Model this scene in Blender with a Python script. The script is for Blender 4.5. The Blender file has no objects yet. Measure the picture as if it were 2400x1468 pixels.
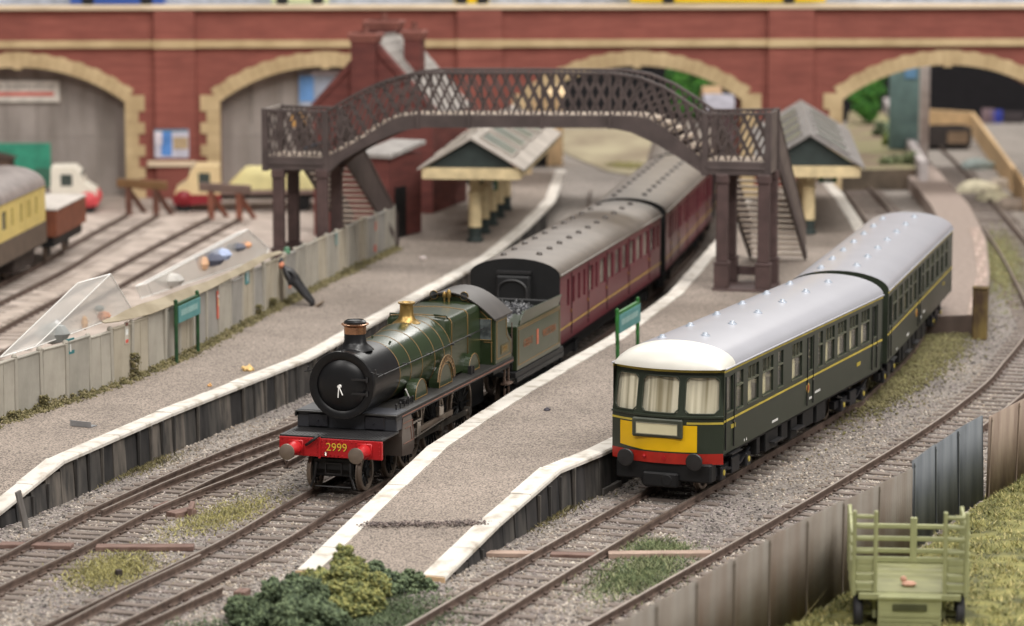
import bpy, bmesh, math, random
from mathutils import Vector, Matrix, noise
R = math.radians
random.seed(7)
S = bpy.context.scene
COL = S.collection

# ------------------------------------------------------------------ camera
CF, CP, CH = 7300.0, R(8.4), 15.1          # focal length in photo pixels, pitch, height over rail top
cam_d = bpy.data.cameras.new('camera'); cam = bpy.data.objects.new('camera', cam_d); COL.objects.link(cam)
cam.location = (0, 0, CH); cam.rotation_euler = (R(90) - CP, 0, 0)
cam_d.sensor_width = 36.0; cam_d.lens = CF / 2400 * 36; cam_d.clip_start = 1; cam_d.clip_end = 2000
cam_d.dof.use_dof = True; cam_d.dof.focus_distance = 75.5; cam_d.dof.aperture_fstop = 0.34
S.camera = cam
# ------------------------------------------------------------------ hall light
W = bpy.data.worlds.new('World'); S.world = W; W.use_nodes = True
W.node_tree.nodes['Background'].inputs[0].default_value = (1.0, .96, .92, 1)
W.node_tree.nodes['Background'].inputs[1].default_value = 0.13
def area(name, loc, size, sy, power, tgt, col=(1, .97, .925)):
    l = bpy.data.lights.new(name, 'AREA'); l.shape = 'RECTANGLE'; l.size = size; l.size_y = sy; l.energy = power; l.color = col
    o = bpy.data.objects.new(name, l); COL.objects.link(o); o.location = loc
    o.rotation_euler = (Vector(tgt) - Vector(loc)).to_track_quat('-Z', 'Y').to_euler(); return o
area('ceiling_lamp', (24, 55, 85), 6, 90, 84000, (2, 84, 0))
area('ceiling_lamp', (78, 60, 68), 7, 90, 60000, (4, 86, 0))
area('ceiling_lamp', (-45, 45, 80), 9, 80, 36000, (-2, 100, 0), (1, .96, .92))
area('ceiling_lamp', (-8, -8, 75), 50, 6, 42000, (0, 90, 0), (1, .96, .92))
area('ceiling_lamp', (14, 178, 70), 70, 20, 90000, (16, 158, 0))  # unseen lamp added beyond the viaduct to light what shows through the arches
S.view_settings.view_transform = 'Standard'; S.view_settings.look = 'None'
S.view_settings.exposure = -.12; S.view_settings.gamma = 1; S.view_settings.use_curve_mapping = False
S.render.engine = 'CYCLES'

# ------------------------------------------------------------------ survey helper: photo pixel + height -> place on that level
def ray(px, py):
    a = (px - 1200) / CF; b = (py - 734) / CF
    return Vector((a, math.cos(CP) - b * math.sin(CP), -math.sin(CP) - b * math.cos(CP)))
def at(px, py, z=0.0):
    d = ray(px, py); t = (z - CH) / d.z
    return Vector((0, 0, CH)) + d * t
def onplane(px, py, o, n):
    d = ray(px, py); c = Vector((0, 0, CH)); t = (Vector(o) - c).dot(n) / d.dot(n)
    return c + d * t
# ------------------------------------------------------------------ materials
def lin(c):
    return tuple((x / 255 / 12.92) if x / 255 <= .04045 else ((x / 255 + .055) / 1.055) ** 2.4 for x in c)
MATS = {}
def mat(name, rgb, rough=.6, metal=0., var=.12, scale=2., bump=0., bscale=20., rgb2=None, spec=.5, coat=0., stretch=(1, 1, 1), detail=4, lo=.35, hi=.65, voro=False, macro=0., mscale=.5):
    if name in MATS: return MATS[name]
    m = bpy.data.materials.new(name); m.use_nodes = True; nt = m.node_tree; N = nt.nodes; L = nt.links
    b = N['Principled BSDF']; b.inputs['Roughness'].default_value = rough; b.inputs['Metallic'].default_value = metal
    b.inputs['Specular IOR Level'].default_value = spec; b.inputs['Coat Weight'].default_value = coat; b.inputs['Coat Roughness'].default_value = .15
    c = lin(rgb)
    c2 = lin(rgb2) if rgb2 else tuple(x * (1 - var * 1.6) for x in c)
    c1 = c if rgb2 else tuple(min(1, x * (1 + var)) for x in c)
    tc = N.new('ShaderNodeTexCoord'); mp = N.new('ShaderNodeMapping'); L.new(tc.outputs['Object'], mp.inputs[0]); mp.inputs['Scale'].default_value = stretch
    if voro:
        n = N.new('ShaderNodeTexVoronoi'); n.inputs['Scale'].default_value = scale; L.new(mp.outputs[0], n.inputs['Vector'])
        sp = N.new('ShaderNodeSeparateColor'); L.new(n.outputs['Color'], sp.inputs[0]); fac = sp.outputs[0]
    else:
        n = N.new('ShaderNodeTexNoise'); n.inputs['Scale'].default_value = scale; n.inputs['Detail'].default_value = detail; L.new(mp.outputs[0], n.inputs['Vector']); fac = n.outputs['Fac']
    r = N.new('ShaderNodeValToRGB'); L.new(fac, r.inputs[0])
    r.color_ramp.elements[0].position = lo; r.color_ramp.elements[0].color = (*c2, 1); r.color_ramp.elements[1].position = hi; r.color_ramp.elements[1].color = (*c1, 1)
    out = r.outputs[0]
    if macro:                                   # broad stains and uneven weathering
        n3 = N.new('ShaderNodeTexNoise'); n3.inputs['Scale'].default_value = mscale; n3.inputs['Detail'].default_value = 7; n3.inputs['Roughness'].default_value = .65; L.new(tc.outputs['Object'], n3.inputs['Vector'])
        r3 = N.new('ShaderNodeMapRange'); r3.inputs[1].default_value = .3; r3.inputs[2].default_value = .7; r3.inputs[3].default_value = 1 - macro; r3.inputs[4].default_value = 1 + macro * .6; L.new(n3.outputs['Fac'], r3.inputs[0])
        vm_ = N.new('ShaderNodeVectorMath'); vm_.operation = 'SCALE'; L.new(out, vm_.inputs[0]); L.new(r3.outputs[0], vm_.inputs['Scale']); out = vm_.outputs[0]
    L.new(out, b.inputs['Base Color'])
    if bump:
        n2 = N.new('ShaderNodeTexNoise'); n2.inputs['Scale'].default_value = bscale; n2.inputs['Detail'].default_value = 3; L.new(mp.outputs[0], n2.inputs['Vector'])
        bp = N.new('ShaderNodeBump'); bp.inputs['Strength'].default_value = bump; bp.inputs['Distance'].default_value = .05
        L.new(n2.outputs['Fac'], bp.inputs['Height']); L.new(bp.outputs[0], b.inputs['Normal'])
    MATS[name] = m; return m
def glass(name, tint=(230, 235, 232), alpha=.25, rough=.05):
    if name in MATS: return MATS[name]
    m = bpy.data.materials.new(name); m.use_nodes = True; nt = m.node_tree; N = nt.nodes; L = nt.links; N.remove(N['Principled BSDF'])
    g = N.new('ShaderNodeBsdfGlossy'); g.inputs['Roughness'].default_value = rough; t = N.new('ShaderNodeBsdfTransparent'); t.inputs[0].default_value = (*lin(tint), 1)
    d0 = N.new('ShaderNodeBsdfDiffuse'); d0.inputs[0].default_value = (*lin(tint), 1); d1 = N.new('ShaderNodeBsdfTranslucent'); d1.inputs[0].default_value = (*lin(tint), 1)
    d = N.new('ShaderNodeMixShader'); d.inputs[0].default_value = .5; L.new(d0.outputs[0], d.inputs[1]); L.new(d1.outputs[0], d.inputs[2])
    lw = N.new('ShaderNodeLayerWeight'); lw.inputs[0].default_value = .5; pw = N.new('ShaderNodeMath'); pw.operation = 'POWER'; pw.inputs[1].default_value = 4; L.new(lw.outputs['Facing'], pw.inputs[0]); f = N.new('ShaderNodeMath'); f.operation = 'MULTIPLY_ADD'; f.inputs[1].default_value = .6; f.inputs[2].default_value = .035; L.new(pw.outputs[0], f.inputs[0])
    x0 = N.new('ShaderNodeMixShader'); x0.inputs[0].default_value = alpha; L.new(t.outputs[0], x0.inputs[1]); L.new(d.outputs[0], x0.inputs[2])
    x = N.new('ShaderNodeMixShader'); L.new(f.outputs[0], x.inputs[0]); L.new(x0.outputs[0], x.inputs[1]); L.new(g.outputs[0], x.inputs[2])
    L.new(x.outputs[0], N['Material Output'].inputs[0]); MATS[name] = m; return m

# ------------------------------------------------------------------ mesh builder
def link(o, parent=None, label=None, cat=None, group=None, kind=None):
    COL.objects.link(o)
    if parent: o.parent = parent
    if label: o['label'] = label
    if cat: o['category'] = cat
    if group: o['group'] = group
    if kind: o['kind'] = kind
    return o
def empty(name, loc=(0, 0, 0), rz=0, label=None, cat=None, group=None, kind=None, parent=None):
    o = bpy.data.objects.new(name, None); o.empty_display_size = .2; o.location = loc; o.rotation_euler = (0, 0, rz)
    return link(o, parent, label, cat, group, kind)
class MB:
    def __init__(s): s.v = []; s.f = []; s.mi = []; s.cur = 0
    def add(s, vs, fs, M=None):
        n = len(s.v)
        s.v += [tuple(M @ Vector(p)) if M else tuple(p) for p in vs]
        s.f += [tuple(i + n for i in f) for f in fs]; s.mi += [s.cur] * len(fs); return s
    def box(s, x0, x1, y0, y1, z0, z1, M=None):
        return s.add([(x0, y0, z0), (x1, y0, z0), (x1, y1, z0), (x0, y1, z0), (x0, y0, z1), (x1, y0, z1), (x1, y1, z1), (x0, y1, z1)],
                     [(3, 2, 1, 0), (4, 5, 6, 7), (0, 1, 5, 4), (1, 2, 6, 5), (2, 3, 7, 6), (3, 0, 4, 7)], M)
    def rbox(s, x0, x1, y0, y1, z0, z1, b=.02, M=None):     # box with chamfered edges
        vs = []
        for sx, sy, sz in ((x, y, z) for x in (0, 1) for y in (0, 1) for z in (0, 1)):
            X, Y, Z = (x0, x1)[sx], (y0, y1)[sy], (z0, z1)[sz]; dx, dy, dz = (b, -b)[sx], (b, -b)[sy], (b, -b)[sz]
            vs += [(X, Y + dy, Z + dz), (X + dx, Y, Z + dz), (X + dx, Y + dy, Z)]
        bm = bmesh.new(); bv = [bm.verts.new(p) for p in vs]; r = bmesh.ops.convex_hull(bm, input=bv)
        bm.verts.index_update(); out = [tuple(v.co) for v in bm.verts]; fs = [tuple(v.index for v in f.verts) for f in bm.faces]; bm.free()
        return s.add(out, fs, M)
    def cyl(s, p0, p1, r0, r1=None, n=16, caps=True):
        r1 = r0 if r1 is None else r1
        p0, p1 = Vector(p0), Vector(p1); d = (p1 - p0).normalized(); a = d.orthogonal().normalized(); b = d.cross(a)
        vs = []; fs = []
        for p, r in ((p0, r0), (p1, r1)):
            for i in range(n): t = 2 * math.pi * i / n; vs.append(p + (a * math.cos(t) + b * math.sin(t)) * r)
        for i in range(n): j = (i + 1) % n; fs.append((i, j, n + j, n + i))
        if caps: fs += [tuple(range(n - 1, -1, -1)), tuple(range(n, 2 * n))]
        return s.add(vs, fs)
    def lathe(s, prof, o=(0, 0, 0), ax=(0, 0, 1), n=32, a0=0, a1=2 * math.pi):   # prof: (radius, along)
        o = Vector(o); d = Vector(ax).normalized(); a = Vector((1, 0, 0)) if abs(d.x) < .9 else Vector((0, 0, 1)); a = (a - d * a.dot(d)).normalized(); b = d.cross(a)
        full = abs(a1 - a0) > 6.28; m = n if full else n + 1; vs = []; fs = []
        for r, h in prof:
            for i in range(m): t = a0 + (a1 - a0) * i / n; vs.append(o + d * h + (a * math.cos(t) + b * math.sin(t)) * max(r, 1e-4))
        for k in range(len(prof) - 1):
            for i in range(n):
                j = (i + 1) % m; fs.append((k * m + i, k * m + j, (k + 1) * m + j, (k + 1) * m + i))
        return s.add(vs, fs)
    def prism(s, poly, h0, h1, plane='xz', M=None):        # extrude a 2d outline along the third axis
        n = len(poly)
        def P(u, v, h): return {'xz': (u, h, v), 'yz': (h, u, v), 'xy': (u, v, h)}[plane]
        vs = [P(u, v, h0) for u, v in poly] + [P(u, v, h1) for u, v in poly]
        fs = [tuple(range(n)), tuple(range(2 * n - 1, n - 1, -1))] + [(i, n + i, n + (i + 1) % n, (i + 1) % n) for i in range(n)]
        return s.add(vs, fs, M)
    def sweep(s, pts, prof, closed=False, up=(0, 0, 1)):    # prof: list of (side, up) swept along pts, capped
        n = len(prof); P = [Vector(p) for p in pts]; up = Vector(up); vs = []; fs = []
        for i, p in enumerate(P):
            t = (P[min(i + 1, len(P) - 1)] - P[max(i - 1, 0)]); r = t.cross(up).normalized()
            for a, b in prof: vs.append(p + r * a + up * b)
        for i in range(len(P) - 1):
            for k in range(n): j = (k + 1) % n; fs.append((i * n + k, (i + 1) * n + k, (i + 1) * n + j, i * n + j))
        fs += [tuple(range(n)), tuple((len(P) - 1) * n + k for k in range(n - 1, -1, -1))]
        return s.add(vs, fs)
    def tube(s, pts, r, n=6):
        P = [Vector(p) for p in pts]; vs = []; fs = []
        for i, p in enumerate(P):
            t = (P[min(i + 1, len(P) - 1)] - P[max(i - 1, 0)]).normalized(); a = t.orthogonal().normalized() if i == 0 else (a - t * a.dot(t)).normalized(); b = t.cross(a)
            rr = r[i] if isinstance(r, (list, tuple)) else r
            for k in range(n): q = 2 * math.pi * k / n; vs.append(p + (a * math.cos(q) + b * math.sin(q)) * rr)
        for i in range(len(P) - 1):
            for k in range(n): j = (k + 1) % n; fs.append((i * n + k, i * n + j, (i + 1) * n + j, (i + 1) * n + k))
        fs += [tuple(range(n - 1, -1, -1)), tuple((len(P) - 1) * n + k for k in range(n))]
        return s.add(vs, fs)
    def ball(s, c, r, n=10, sq=(1, 1, 1)):
        vs = []; fs = []; c = Vector(c)
        for i in range(n // 2 + 1):
            t = math.pi * i / (n // 2)
            for k in range(n): q = 2 * math.pi * k / n; vs.append(c + Vector((math.sin(t) * math.cos(q) * sq[0], math.sin(t) * math.sin(q) * sq[1], math.cos(t) * sq[2])) * r)
        for i in range(n // 2):
            for k in range(n): j = (k + 1) % n; fs.append((i * n + k, (i + 1) * n + k, (i + 1) * n + j, i * n + j))
        return s.add(vs, fs)
    def grid(s, nu, nv, fn):
        vs = [fn(i / nu, j / nv) for j in range(nv + 1) for i in range(nu + 1)]
        fs = [(j * (nu + 1) + i, j * (nu + 1) + i + 1, (j + 1) * (nu + 1) + i + 1, (j + 1) * (nu + 1) + i) for j in range(nv) for i in range(nu)]
        return s.add(vs, fs)
    def mesh(s, name, mats, smooth=False, fix=True):
        me = bpy.data.meshes.new(name); me.from_pydata(s.v, [], s.f)
        for m in (mats if isinstance(mats, (list, tuple)) else [mats]): me.materials.append(m)
        if len(me.materials) > 1: me.polygons.foreach_set('material_index', s.mi)
        if fix:
            bm = bmesh.new(); bm.from_mesh(me); bmesh.ops.recalc_face_normals(bm, faces=bm.faces); bm.to_mesh(me); bm.free()
        if smooth: me.shade_smooth() if smooth is True else me.shade_auto(smooth)
        me.update(); return me
    def build(s, name, mats, parent=None, smooth=False, **k):
        o = bpy.data.objects.new(name, s.mesh(name, mats, True if smooth else False))
        if smooth and smooth is not True:
            try: o.data.set_sharp_from_angle(angle=R(smooth))
            except Exception: pass
        return link(o, parent, **k)
def inst(name, me, parent=None, loc=(0, 0, 0), rot=(0, 0, 0), sc=(1, 1, 1)):
    o = bpy.data.objects.new(name, me); o.location = loc; o.rotation_euler = rot; o.scale = sc; return link(o, parent)
def lettering(name, txt, size, m, parent, loc, rot, ext=.004, align='CENTER', sx=1.0):
    c = bpy.data.curves.new(name, 'FONT'); c.body = txt; c.size = size; c.extrude = ext; c.align_x = align; c.align_y = 'CENTER'
    t = bpy.data.objects.new(name, c); me = bpy.data.meshes.new_from_object(t); bpy.data.objects.remove(t)
    me.materials.clear(); me.materials.append(m)
    return inst(name, me, parent, loc, rot, (sx, 1, 1))
def holed(mb, us, vs, holes, fn, depth=None, inward=None, fil=0):
    """a sheet over the (u,v) grid with rectangular openings; fn maps (u,v)->3d; reveals go 'inward'"""
    us = sorted(set([round(a, 4) for a in us] + [round(h[k], 4) for h in holes for k in (0, 1)])); vs = sorted(set([round(a, 4) for a in vs] + [round(h[k], 4) for h in holes for k in (2, 3)]))
    for i in range(len(us) - 1):
        for j in range(len(vs) - 1):
            cu, cv = (us[i] + us[i + 1]) / 2, (vs[j] + vs[j + 1]) / 2
            if any(h[0] < cu < h[1] and h[2] < cv < h[3] for h in holes): continue
            mb.add([fn(us[i], vs[j]), fn(us[i + 1], vs[j]), fn(us[i + 1], vs[j + 1]), fn(us[i], vs[j + 1])], [(0, 1, 2, 3)])
    for h in holes:
        ua = [u for u in us if h[0] - 1e-6 <= u <= h[1] + 1e-6]; va = [v for v in vs if h[2] - 1e-6 <= v <= h[3] + 1e-6]
        ring = [(u, h[2]) for u in ua] + [(h[1], v) for v in va[1:]] + [(u, h[3]) for u in ua[::-1][1:]] + [(h[0], v) for v in va[::-1][1:-1]]
        if inward:
            A = [Vector(fn(*p)) for p in ring]; B = [a + Vector(inward) for a in A]; n = len(A)
            mb.add(A + B, [(k, (k + 1) % n, n + (k + 1) % n, n + k) for k in range(n)])
        if fil:
            for cu, cv, su, sv in ((h[0], h[2], 1, 1), (h[1], h[2], -1, 1), (h[1], h[3], -1, -1), (h[0], h[3], 1, -1)):
                pts = [fn(cu, cv)] + [fn(cu + su * fil * (1 - math.sin(t)), cv + sv * fil * (1 - math.cos(t))) for t in [math.pi / 2 * k / 5 for k in range(6)]]
                mb.add(pts, [(0, k, k + 1) for k in range(1, 6)])
def spline(pts, step=.6):
    P = [Vector(p) for p in pts]; P = [P[0] * 2 - P[1]] + P + [P[-1] * 2 - P[-2]]; out = []
    for i in range(1, len(P) - 2):
        n = max(1, int((P[i + 1] - P[i]).length / step))
        for k in range(n):
            t = k / n; a, b, c, d = P[i - 1], P[i], P[i + 1], P[i + 2]
            out.append(.5 * ((2 * b) + (c - a) * t + (2 * a - 5 * b + 4 * c - d) * t * t + (3 * b - a - 3 * c + d) * t ** 3))
    return out + [P[-2]]
def resample(pts, n):
    P = [Vector(p) for p in pts]; L = [0]
    for a, b in zip(P, P[1:]): L.append(L[-1] + (b - a).length)
    out = []; k = 0
    for i in range(n):
        d = L[-1] * i / (n - 1)
        while k < len(P) - 2 and L[k + 1] < d: k += 1
        t = (d - L[k]) / max(1e-9, L[k + 1] - L[k]); out.append(P[k].lerp(P[k + 1], min(1, t)))
    return out
def offset(pts, d):
    P = [Vector(p) for p in pts]; out = []
    for i, p in enumerate(P):
        t = P[min(i + 1, len(P) - 1)] - P[max(i - 1, 0)]; out.append(p + Vector((t.y, -t.x, 0)).normalized() * d)
    return out
GZ = -.30        # ballast level, rail top is 0
PZ = .85         # platform level
# ================================================================== GROUND
import numpy as np
GZ = -.212
m_ball = mat('ballast', (160, 151, 143), .95, rgb2=(106, 100, 95), scale=17, voro=True, macro=.2, mscale=.3, bump=.8, bscale=16, lo=0, hi=1)
g = MB(); g.grid(60, 60, lambda u, v: (-80 + 160 * u, 35 + 190 * v, GZ)); g.build('ground', m_ball, kind='structure')
m_yard = mat('yard_dust', (194, 180, 170), .95, rgb2=(160, 146, 136), scale=.9, bump=.3, bscale=14)
y = MB(); y.add([(-60, 72, GZ + .03), (-13.6, 72, GZ + .03), (-4.6, 113.5, GZ + .03), (-4, 146, GZ + .03), (-60, 146, GZ + .03)], [(0, 1, 2, 3, 4)])
y.build('yard', m_yard, kind='structure')
rng = np.random.default_rng(5)
def stones(name, pts, rad, mats, w=None, label=None, cat=None, parent=None, flat=.7):
    n = len(pts); base = np.array([(1, 0, 0), (0, 1, 0), (-1, 0, 0), (0, -1, 0), (0, 0, 1), (0, 0, -1)], float)
    V = base[None] * (1 + rng.uniform(-.35, .35, (n, 6, 1))) ; V += rng.uniform(-.3, .3, (n, 6, 3)); a = rng.uniform(0, 6.28, n)
    V[:, :, 2] *= flat; c, s = np.cos(a)[:, None], np.sin(a)[:, None]; X = V[:, :, 0] * c - V[:, :, 1] * s; Y = V[:, :, 0] * s + V[:, :, 1] * c
    V = np.stack([X, Y, V[:, :, 2]], -1) * rad[:, None, None] + pts[:, None, :]
    f = np.array([(0, 1, 4), (1, 2, 4), (2, 3, 4), (3, 0, 4), (1, 0, 5), (2, 1, 5), (3, 2, 5), (0, 3, 5)])
    F = (f[None] + 6 * np.arange(n)[:, None, None]).reshape(-1, 3)
    me = bpy.data.meshes.new(name); me.vertices.add(6 * n); me.vertices.foreach_set('co', V.reshape(-1)); me.loops.add(len(F) * 3); me.loops.foreach_set('vertex_index', F.reshape(-1))
    me.polygons.add(len(F)); me.polygons.foreach_set('loop_start', np.arange(0, len(F) * 3, 3)); me.polygons.foreach_set('loop_total', np.full(len(F), 3))
    for m in mats: me.materials.append(m)
    me.polygons.foreach_set('material_index', np.repeat(rng.choice(len(mats), n, p=w), 8).astype(np.int32)); me.update(calc_edges=True); me.validate()
    o = bpy.data.objects.new(name, me); return link(o, parent, label, cat, None, 'stuff')
st_m = [mat('stone_a', (176, 164, 152), .95, var=.2), mat('stone_b', (140, 131, 124), .95, var=.2), mat('stone_c', (92, 87, 84), .95, var=.2), mat('stone_d', (204, 194, 182), .95, var=.15), mat('stone_e', (156, 142, 126), .95, var=.2)]
n = 175000
Y = 57 + 46 * rng.random(n) ** 1.25; X = (rng.random(n) - .5) * Y * .36
k_ = X > -13.6 + (Y - 72) * .217; X, Y = X[k_], Y[k_]; n = len(X)
p = np.stack([X, Y, GZ + rng.uniform(-.02, .018, n)], -1)
zn = np.array([noise.noise(Vector((a * .22, c * .16, 4))) + .5 * noise.noise(Vector((a * .7, c * .5, 1))) for a, c in zip(X, Y)]) + rng.normal(0, .12, n); rd_ = rng.uniform(.018, .05, n); hi_ = zn > .0
stones('ballast_stones', p[hi_], rd_[hi_], st_m, [.38, .2, .06, .14, .22], 'loose buff ballast stones between the tracks', 'ballast')
stones('ballast_stones', p[~hi_], rd_[~hi_], [mat('stone_f', (142, 132, 130), .95, var=.2), mat('stone_b', (140, 131, 124), .95), mat('stone_c', (92, 87, 84), .95), mat('stone_g', (168, 158, 154), .95)], [.35, .25, .18, .22], 'loose purplish grey ballast stones in darker patches between the tracks', 'ballast')

# ================================================================== TRACKS
m_rail = mat('rail_rust', (114, 96, 86), .75, var=.25, scale=5, rgb2=(84, 69, 62))
m_head = mat('rail_head', (150, 138, 128), .38, metal=.8, var=.1)
m_slp = mat('sleeper_wood', (134, 121, 112), .9, rgb2=(98, 88, 82), scale=3, stretch=(1, 4, 1), bump=.3)
RP = [(-.035, 0), (.035, 0), (.035, -.05), (.014, -.07), (.014, -.15), (.045, -.165), (.045, -.172), (-.045, -.172), (-.045, -.165), (-.014, -.15), (-.014, -.07), (-.035, -.05)]
def rail(pts, parent, name='rail'):
    b = MB(); b.sweep(pts, RP); b.cur = 1; b.sweep([p + Vector((0, 0, .001)) for p in pts], [(-.027, 0), (.027, 0), (.027, .003), (-.027, .003)])
    return b.build(name, [m_rail, m_head], parent)
sl = MB(); sl.rbox(-1.24, 1.24, -.12, .12, -.3, -.172, .012); sl.cur = 1
for sx in (-1, 1):
    for k in (-1, 1): sl.box(sx * .66 + k * .065 - .03, sx * .66 + k * .065 + .03, -.07, .07, -.175, -.12)
SLP = sl.mesh('sleeper', [m_slp, m_rail])
def track(label, centre, sp=.66, smax=300, jit=.03, rails=True, y1=200):
    t = empty('railway_track', (0, 0, 0), label=label, cat='railway track')
    c = spline(centre, .6)
    if rails:
        rail(offset(c, -.662), t); rail(offset(c, .662), t)
    L = sum((b - a).length for a, b in zip(c, c[1:])); q = resample(c, int(L / sp))
    for i in range(len(q) - 1):
        if i >= smax or q[i].y > y1: break
        d = q[i + 1] - q[i]
        inst('sleeper', SLP, t, q[i] + Vector((0, 0, random.uniform(-.02, .012))), (0, 0, math.atan2(d.y, d.x) - R(90) + random.uniform(-jit, jit)))
    return t, c
LOCO_C = [(-10.2, 55.5, 0), (-8.55, 60, 0), (-6.0, 67, 0), (-4.31, 72.78, 0), (-1.2, 82.4, 0), (.08, 87.3, 0), (.25, 89.3, 0), (3.8, 105, 0), (6.6, 121, 0), (8.2, 136, 0), (9, 150, 0)]
tl, _ = track('track under the green steam locomotive and the maroon coaches', LOCO_C)
DMU_C = [(-3.1, 55.5, 0), (-1.35, 60, 0), (.55, 64.9, 0), (3.78, 72.92, 0), (8.8, 85.2, 0), (9.3, 86.4, 0), (12.9, 100.6, 0), (15.2, 124, 0), (15.8, 150, 0)]
track('track under the dark green railcar with yellow warning panel', DMU_C)
rl = [at(*p, 0) for p in ((1240, 1545), (1370, 1468), (1800, 1225), (2000, 1107), (2187, 991), (2307, 900), (2351, 850), (2400, 790), (2450, 715))]
track('empty track beside the rusty corrugated fence', offset(rl, .662))
# left line with its turnout: stock rails and switch blades run as surveyed
A = [at(*p, 0) for p in ((-140, 1378), (0, 1305), (227, 1187), (522, 1056), (700, 985))]
PLE = [at(*p, PZ) for p in ((400, 968), (725, 838), (1150, 605), (1240, 530), (1300, 470), (1325, 400))]
far = [p + Vector((0, 0, -PZ)) for p in offset(PLE, 1.15)][1:]
tA = empty('railway_track', (0, 0, 0), label='turnout in the left track beside the platform with sleeper facing', cat='railway track')
aL = spline(A + far, .6); rail(aL, tA)
aR = spline([at(*p, 0) for p in ((-140, 1448), (0, 1374), (177, 1290), (379, 1184), (648, 1079), (760, 1030))] + [p + Vector((0, 0, -PZ)) for p in offset(PLE, 2.47)][2:], .6); rail(aR, tA)
rail(spline([at(*p, 0) for p in ((238, 1196), (425, 1114), (648, 1032), (820, 968))], .6), tA, 'switch_rail')
rail(spline([at(*p, 0) for p in ((421, 1160), (520, 1112), (648, 1055), (820, 990))], .6), tA, 'switch_rail')
for dx in (0, 1):
    pts = [at(*p, 0) for p in (((118, 1476), (300, 1381), (470, 1300)), ((320, 1468), (440, 1412), (520, 1376)))[dx]]
    rail(spline(pts, .6), tl, 'check_rail')
mid = [(a + b) / 2 for a, b in zip(resample(aL, 170), resample(aR, 170))]
for i in range(0, 110):
    d = mid[i + 1] - mid[i]
    if mid[i].y > 108: break
    inst('sleeper', SLP, tA, mid[i] + Vector((0, 0, random.uniform(-.02, .012))), (0, 0, math.atan2(d.y, d.x) - R(90) + random.uniform(-.03, .03)), (1.0 if i < 22 else 1.16, 1, 1))
# yard sidings (behind the left fence) and the line far right
track('far goods siding running up to the brown buffer stop', [at(*p, 0) for p in ((-160, 760), (90, 640), (210, 570), (335, 500))], smax=60)
track('near goods siding ending under the cream and red lorry', [at(*p, 0) for p in ((-60, 830), (120, 730), (285, 640), (410, 570), (528, 508))], smax=60)
track('blurred curving track at the far right edge by the plywood board', [at(*p, 0) for p in ((2480, 760), (2390, 600), (2330, 520), (2230, 400), (2150, 320))], smax=80)
# timber crossing boards, point timbers and bits lying by the rails
m_bd = mat('crossing_board', (128, 104, 94), .85, rgb2=(98, 74, 66), scale=2, stretch=(1, 6, 1), bump=.2)
def plank(name, a, b, w, h, m, label, cat, z=None):
    a, b = Vector(a), Vector(b); d = b - a; o = MB(); L = d.length; o.rbox(0, L, -w / 2, w / 2, 0, h, .012)
    ob = o.build(name, m, label=label, cat=cat); ob.location = a; ob.rotation_euler = (0, -math.asin(d.z / L), math.atan2(d.y, d.x)); return ob
zb = -.2
plank('rodding_board', at(225, 1290, zb), at(455, 1289, zb), .34, .11, m_bd, 'long brown rodding board between the two left tracks', 'board')
plank('rodding_board', at(0, 1283, zb), at(170, 1286, zb), .34, .1, m_bd, 'brown rodding board at the left edge of the picture between rails', 'board')
plank('rodding_board', at(1120, 1303, zb), at(1262, 1305, zb), .3, .1, mat('pale_board', (164, 142, 128), .9), 'pale rodding board left of the railcar track', 'board')
plank('rodding_board', at(1425, 1307, zb), at(1668, 1305, zb), .3, .12, mat('pale_board', (164, 142, 128), .9), 'pale rodding board crossing the weeds towards the corrugated fence', 'board')
plank('rodding_board', at(1290, 1304, zb), at(1400, 1307, zb), .3, .08, m_bd, 'short board lying between the rails of the railcar track', 'board')
for k, (a, b, w, t) in enumerate((((365, 1200), (398, 1188), .16, 'stub of timber lying left of the small timber block'), ((400, 1215), (450, 1205), .35, 'broad brown timber end beside the moss'), ((445, 1214), (452, 1196), .12, 'small upright brown timber block at the end of the point timbers'))):
    plank('timber_offcut', at(*a, -.22), at(*b, -.22), w, .14 if k < 2 else .22, m_bd, t, 'timber')
plank('timber_offcut', at(272, 1360, -.25), at(285, 1358, -.25), .13, .22, mat('dark_block', (60, 52, 48), .9), 'small dark block standing in the front patch of moss', 'timber')
plank('timber_offcut', at(560, 1410, -.25), at(575, 1400, -.25), .25, .2, m_bd, 'brown timber end in front of the bushes', 'timber')

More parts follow.
